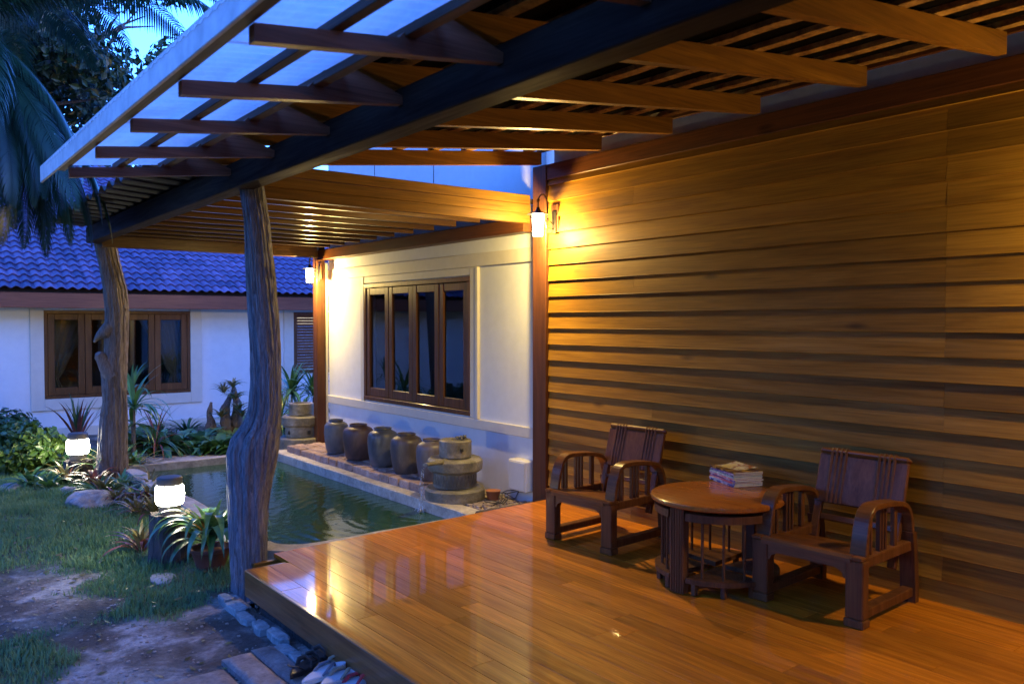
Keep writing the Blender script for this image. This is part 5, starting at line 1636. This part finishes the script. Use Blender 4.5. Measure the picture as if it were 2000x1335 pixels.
while y > -.6:
    l = rs.uniform(.11, .24); w = rs.uniform(.075, .105); xx = 1.795 + rs.uniform(-.02, .015)
    outl = []
    for t in range(7):
        a = 2*PI*(t+.5)/7 + rs.uniform(-.12, .12); sq = lambda q_: math.copysign(abs(q_)**.45, q_); outl.append((xx + sq(math.cos(a))*w/2*rs.uniform(.85, 1.1), y - l/2 + sq(math.sin(a))*l/2*rs.uniform(.9, 1.05)))
    zt = -.20 + rs.uniform(-.014, .012)
    q = MB(); q.prism(outl, -.29, zt - .006); c0 = Vector((xx, y-l/2, 0))
    ins = [(c0.x + (a-c0.x)*.86, c0.y + (b_-c0.y)*.86) for a, b_ in outl]
    nn = len(outl)
    q.f.pop(1); q.sm.pop(1)
    b0 = len(q.v); q.v += [(a, b_, zt + rs.uniform(-.003, .003)) for a, b_ in ins]
    for t in range(nn): q.f.append((nn+t, nn+(t+1) % nn, b0+(t+1) % nn, b0+t)); q.sm.append(False)
    q.f.append(tuple(range(b0, b0+nn))); q.sm.append(False)
    obj('stone', q, M['chip'], es); y -= l*.94; k += 1
SB = [((1.02, 3.45), (1.41, 4.27), -.195, 'broad stepping slab furthest from the deck'), ((1.44, 3.4), (1.60, 4.38), -.188, 'narrow stepping slab next to the broad one'),
      ((1.62, 3.4), (1.74, 4.44), -.20, 'narrow stepping slab nearest the deck'), ((.5, 3.2), (.99, 4.1), -.20, 'stepping slab at the left end of the row')]
for (a, b_, zt, lb) in SB:
    q = MB(); vs = []; fs = []; nx_, ny_ = 10, 22
    for j in range(ny_+1):
        for i in range(nx_+1):
            u_ = i/nx_; v_ = j/ny_; x = a[0]+(b_[0]-a[0])*u_; y = a[1]+(b_[1]-a[1])*v_
            x += .012*noise.noise(Vector((x*4, y*5, 1))); y += .015*noise.noise(Vector((x*6, y*4, 5)))
            ed = min(u_, 1-u_)*(b_[0]-a[0]); ed2 = min(v_, 1-v_)*(b_[1]-a[1]); dd = min(ed, ed2)
            z = zt + .006*noise.noise(Vector((x*9, y*9, 0))) - (.02 if dd < .004 else .004 if dd < .03 else 0)
            vs.append((x, y, z))
    for j in range(ny_):
        for i in range(nx_): c = j*(nx_+1)+i; fs.append((c, c+1, c+nx_+2, c+nx_+1))
    q.add(vs, fs, True)
    # skirts down to the soil
    ring = [i for i in range(nx_+1)] + [(j)*(nx_+1)+nx_ for j in range(1, ny_+1)] + [ny_*(nx_+1)+i for i in range(nx_-1, -1, -1)] + [j*(nx_+1) for j in range(ny_-1, 0, -1)]
    b0 = len(q.v); q.v += [(vs[i][0], vs[i][1], -.30) for i in ring]; nr = len(ring)
    for t in range(nr): q.f.append((ring[(t+1) % nr], ring[t], b0+t, b0+(t+1) % nr)); q.sm.append(False)
    thing_mesh('stepping_slab', q, M['slab'], ((a[0]+b_[0])/2, (a[1]+b_[1])/2, -.24), lb, 'slab', 'stepping slabs beside the deck')

# ------------------------------------------------------------------ sandals
def sandal(P, rot, sole, strap, label, style, roll=0, s=1.0, group='sandals left beside the deck'):
    Mx = Matrix.Translation(P) @ Matrix.Rotation(rot, 4, 'Z') @ Matrix.Rotation(roll, 4, 'Y') @ Matrix.Scale(s, 4)
    outl = []
    for t in range(28):
        a = 2*PI*t/28; x = math.cos(a); y = math.sin(a)
        wd = .046 if x > 0 else .034
        wd = .040 + .008*x - .006*math.cos(2*a)
        outl.append((.128*x, wd*y - .006*x*x))
    q = MB(); q.prism(outl, 0, .022, Mx, True)
    b0 = len(q.v); n = len(outl)
    root = thing_mesh('sandal', q, sole, P, label, 'sandal', group)
    q = MB(); q.prism([(x*.93, y*.9) for x, y in outl], .022, .0245, Mx); obj('footbed', q, strap if style == 'dark' else sole, root)
    q = MB()
    def V(x, y, z): return Mx @ Vector((x, y, z))
    if style == 'flip':
        for sg in (-1, 1):
            q.tube([V(.07, 0, .024), V(.05, sg*.018, .05), V(.01, sg*.037, .045), V(-.03, sg*.038, .022)], [.007, .012, .012, .009], 8, squash=.4)
        q.tube([V(.07, 0, .02), V(.07, 0, .03)], .004, 6)
    else:
        for xx in (.055, -.01):
            q.tube([V(xx, -.044, .015), V(xx+.005, -.036, .05), V(xx+.01, 0, .068), V(xx+.005, .036, .05), V(xx, .044, .015)], [.013]*5, 8, squash=.3)
        q.tube([V(-.05, -.036, .02), V(-.10, -.03, .055), V(-.12, 0, .06), V(-.10, .03, .055), V(-.05, .036, .02)], .007, 6, squash=.5)
    obj('strap', q, strap, root)
    return root
MS_dark = plain('dark_brown_leather', (.028, .020, .016), .45, bumps=(60, .3)); MS_white = plain('white_rubber', (.58, .58, .56), .5, dirt=.15)
MS_grey = plain('grey_strap', (.10, .10, .11), .5); MS_tan = plain('tan_leather', (.30, .22, .13), .5, dirt=.2); MS_black = plain('black_rubber', (.02, .02, .022), .5); MS_red = plain('red_strap', (.45, .03, .03), .5)
def lay(pa, pb_, z, *a, **k):
    A = at(*pa, Z=z); B = at(*pb_, Z=z); c = (A+B)/2
    return sandal(Vector((c.x, c.y, z)), math.atan2(B.y-A.y, B.x-A.x), *a, **k)
lay((570, 1322), (622, 1290), -.186, MS_dark, MS_dark, 'dark brown strapped sandal, left of the pile by the deck', 'dark')
lay((598, 1300), (650, 1272), -.183, MS_dark, MS_dark, 'dark brown strapped sandal tucked against the deck edge', 'dark')
lay((640, 1318), (672, 1290), -.180, MS_tan, MS_tan, 'tan sandal under the white flip-flops', 'flip')
lay((590, 1334), (672, 1303), -.150, MS_white, MS_grey, 'white flip-flop with grey strap lying across the dark sandals', 'flip', R(-5))
lay((622, 1350), (698, 1308), -.152, MS_white, MS_tan, 'white flip-flop with tan strap in the middle of the pile', 'flip', R(4))
lay((655, 1362), (722, 1322), -.165, MS_white, MS_red, 'white flip-flop with a red strap at the bottom of the photo', 'flip', R(3))

bpy.context.view_layer.update()
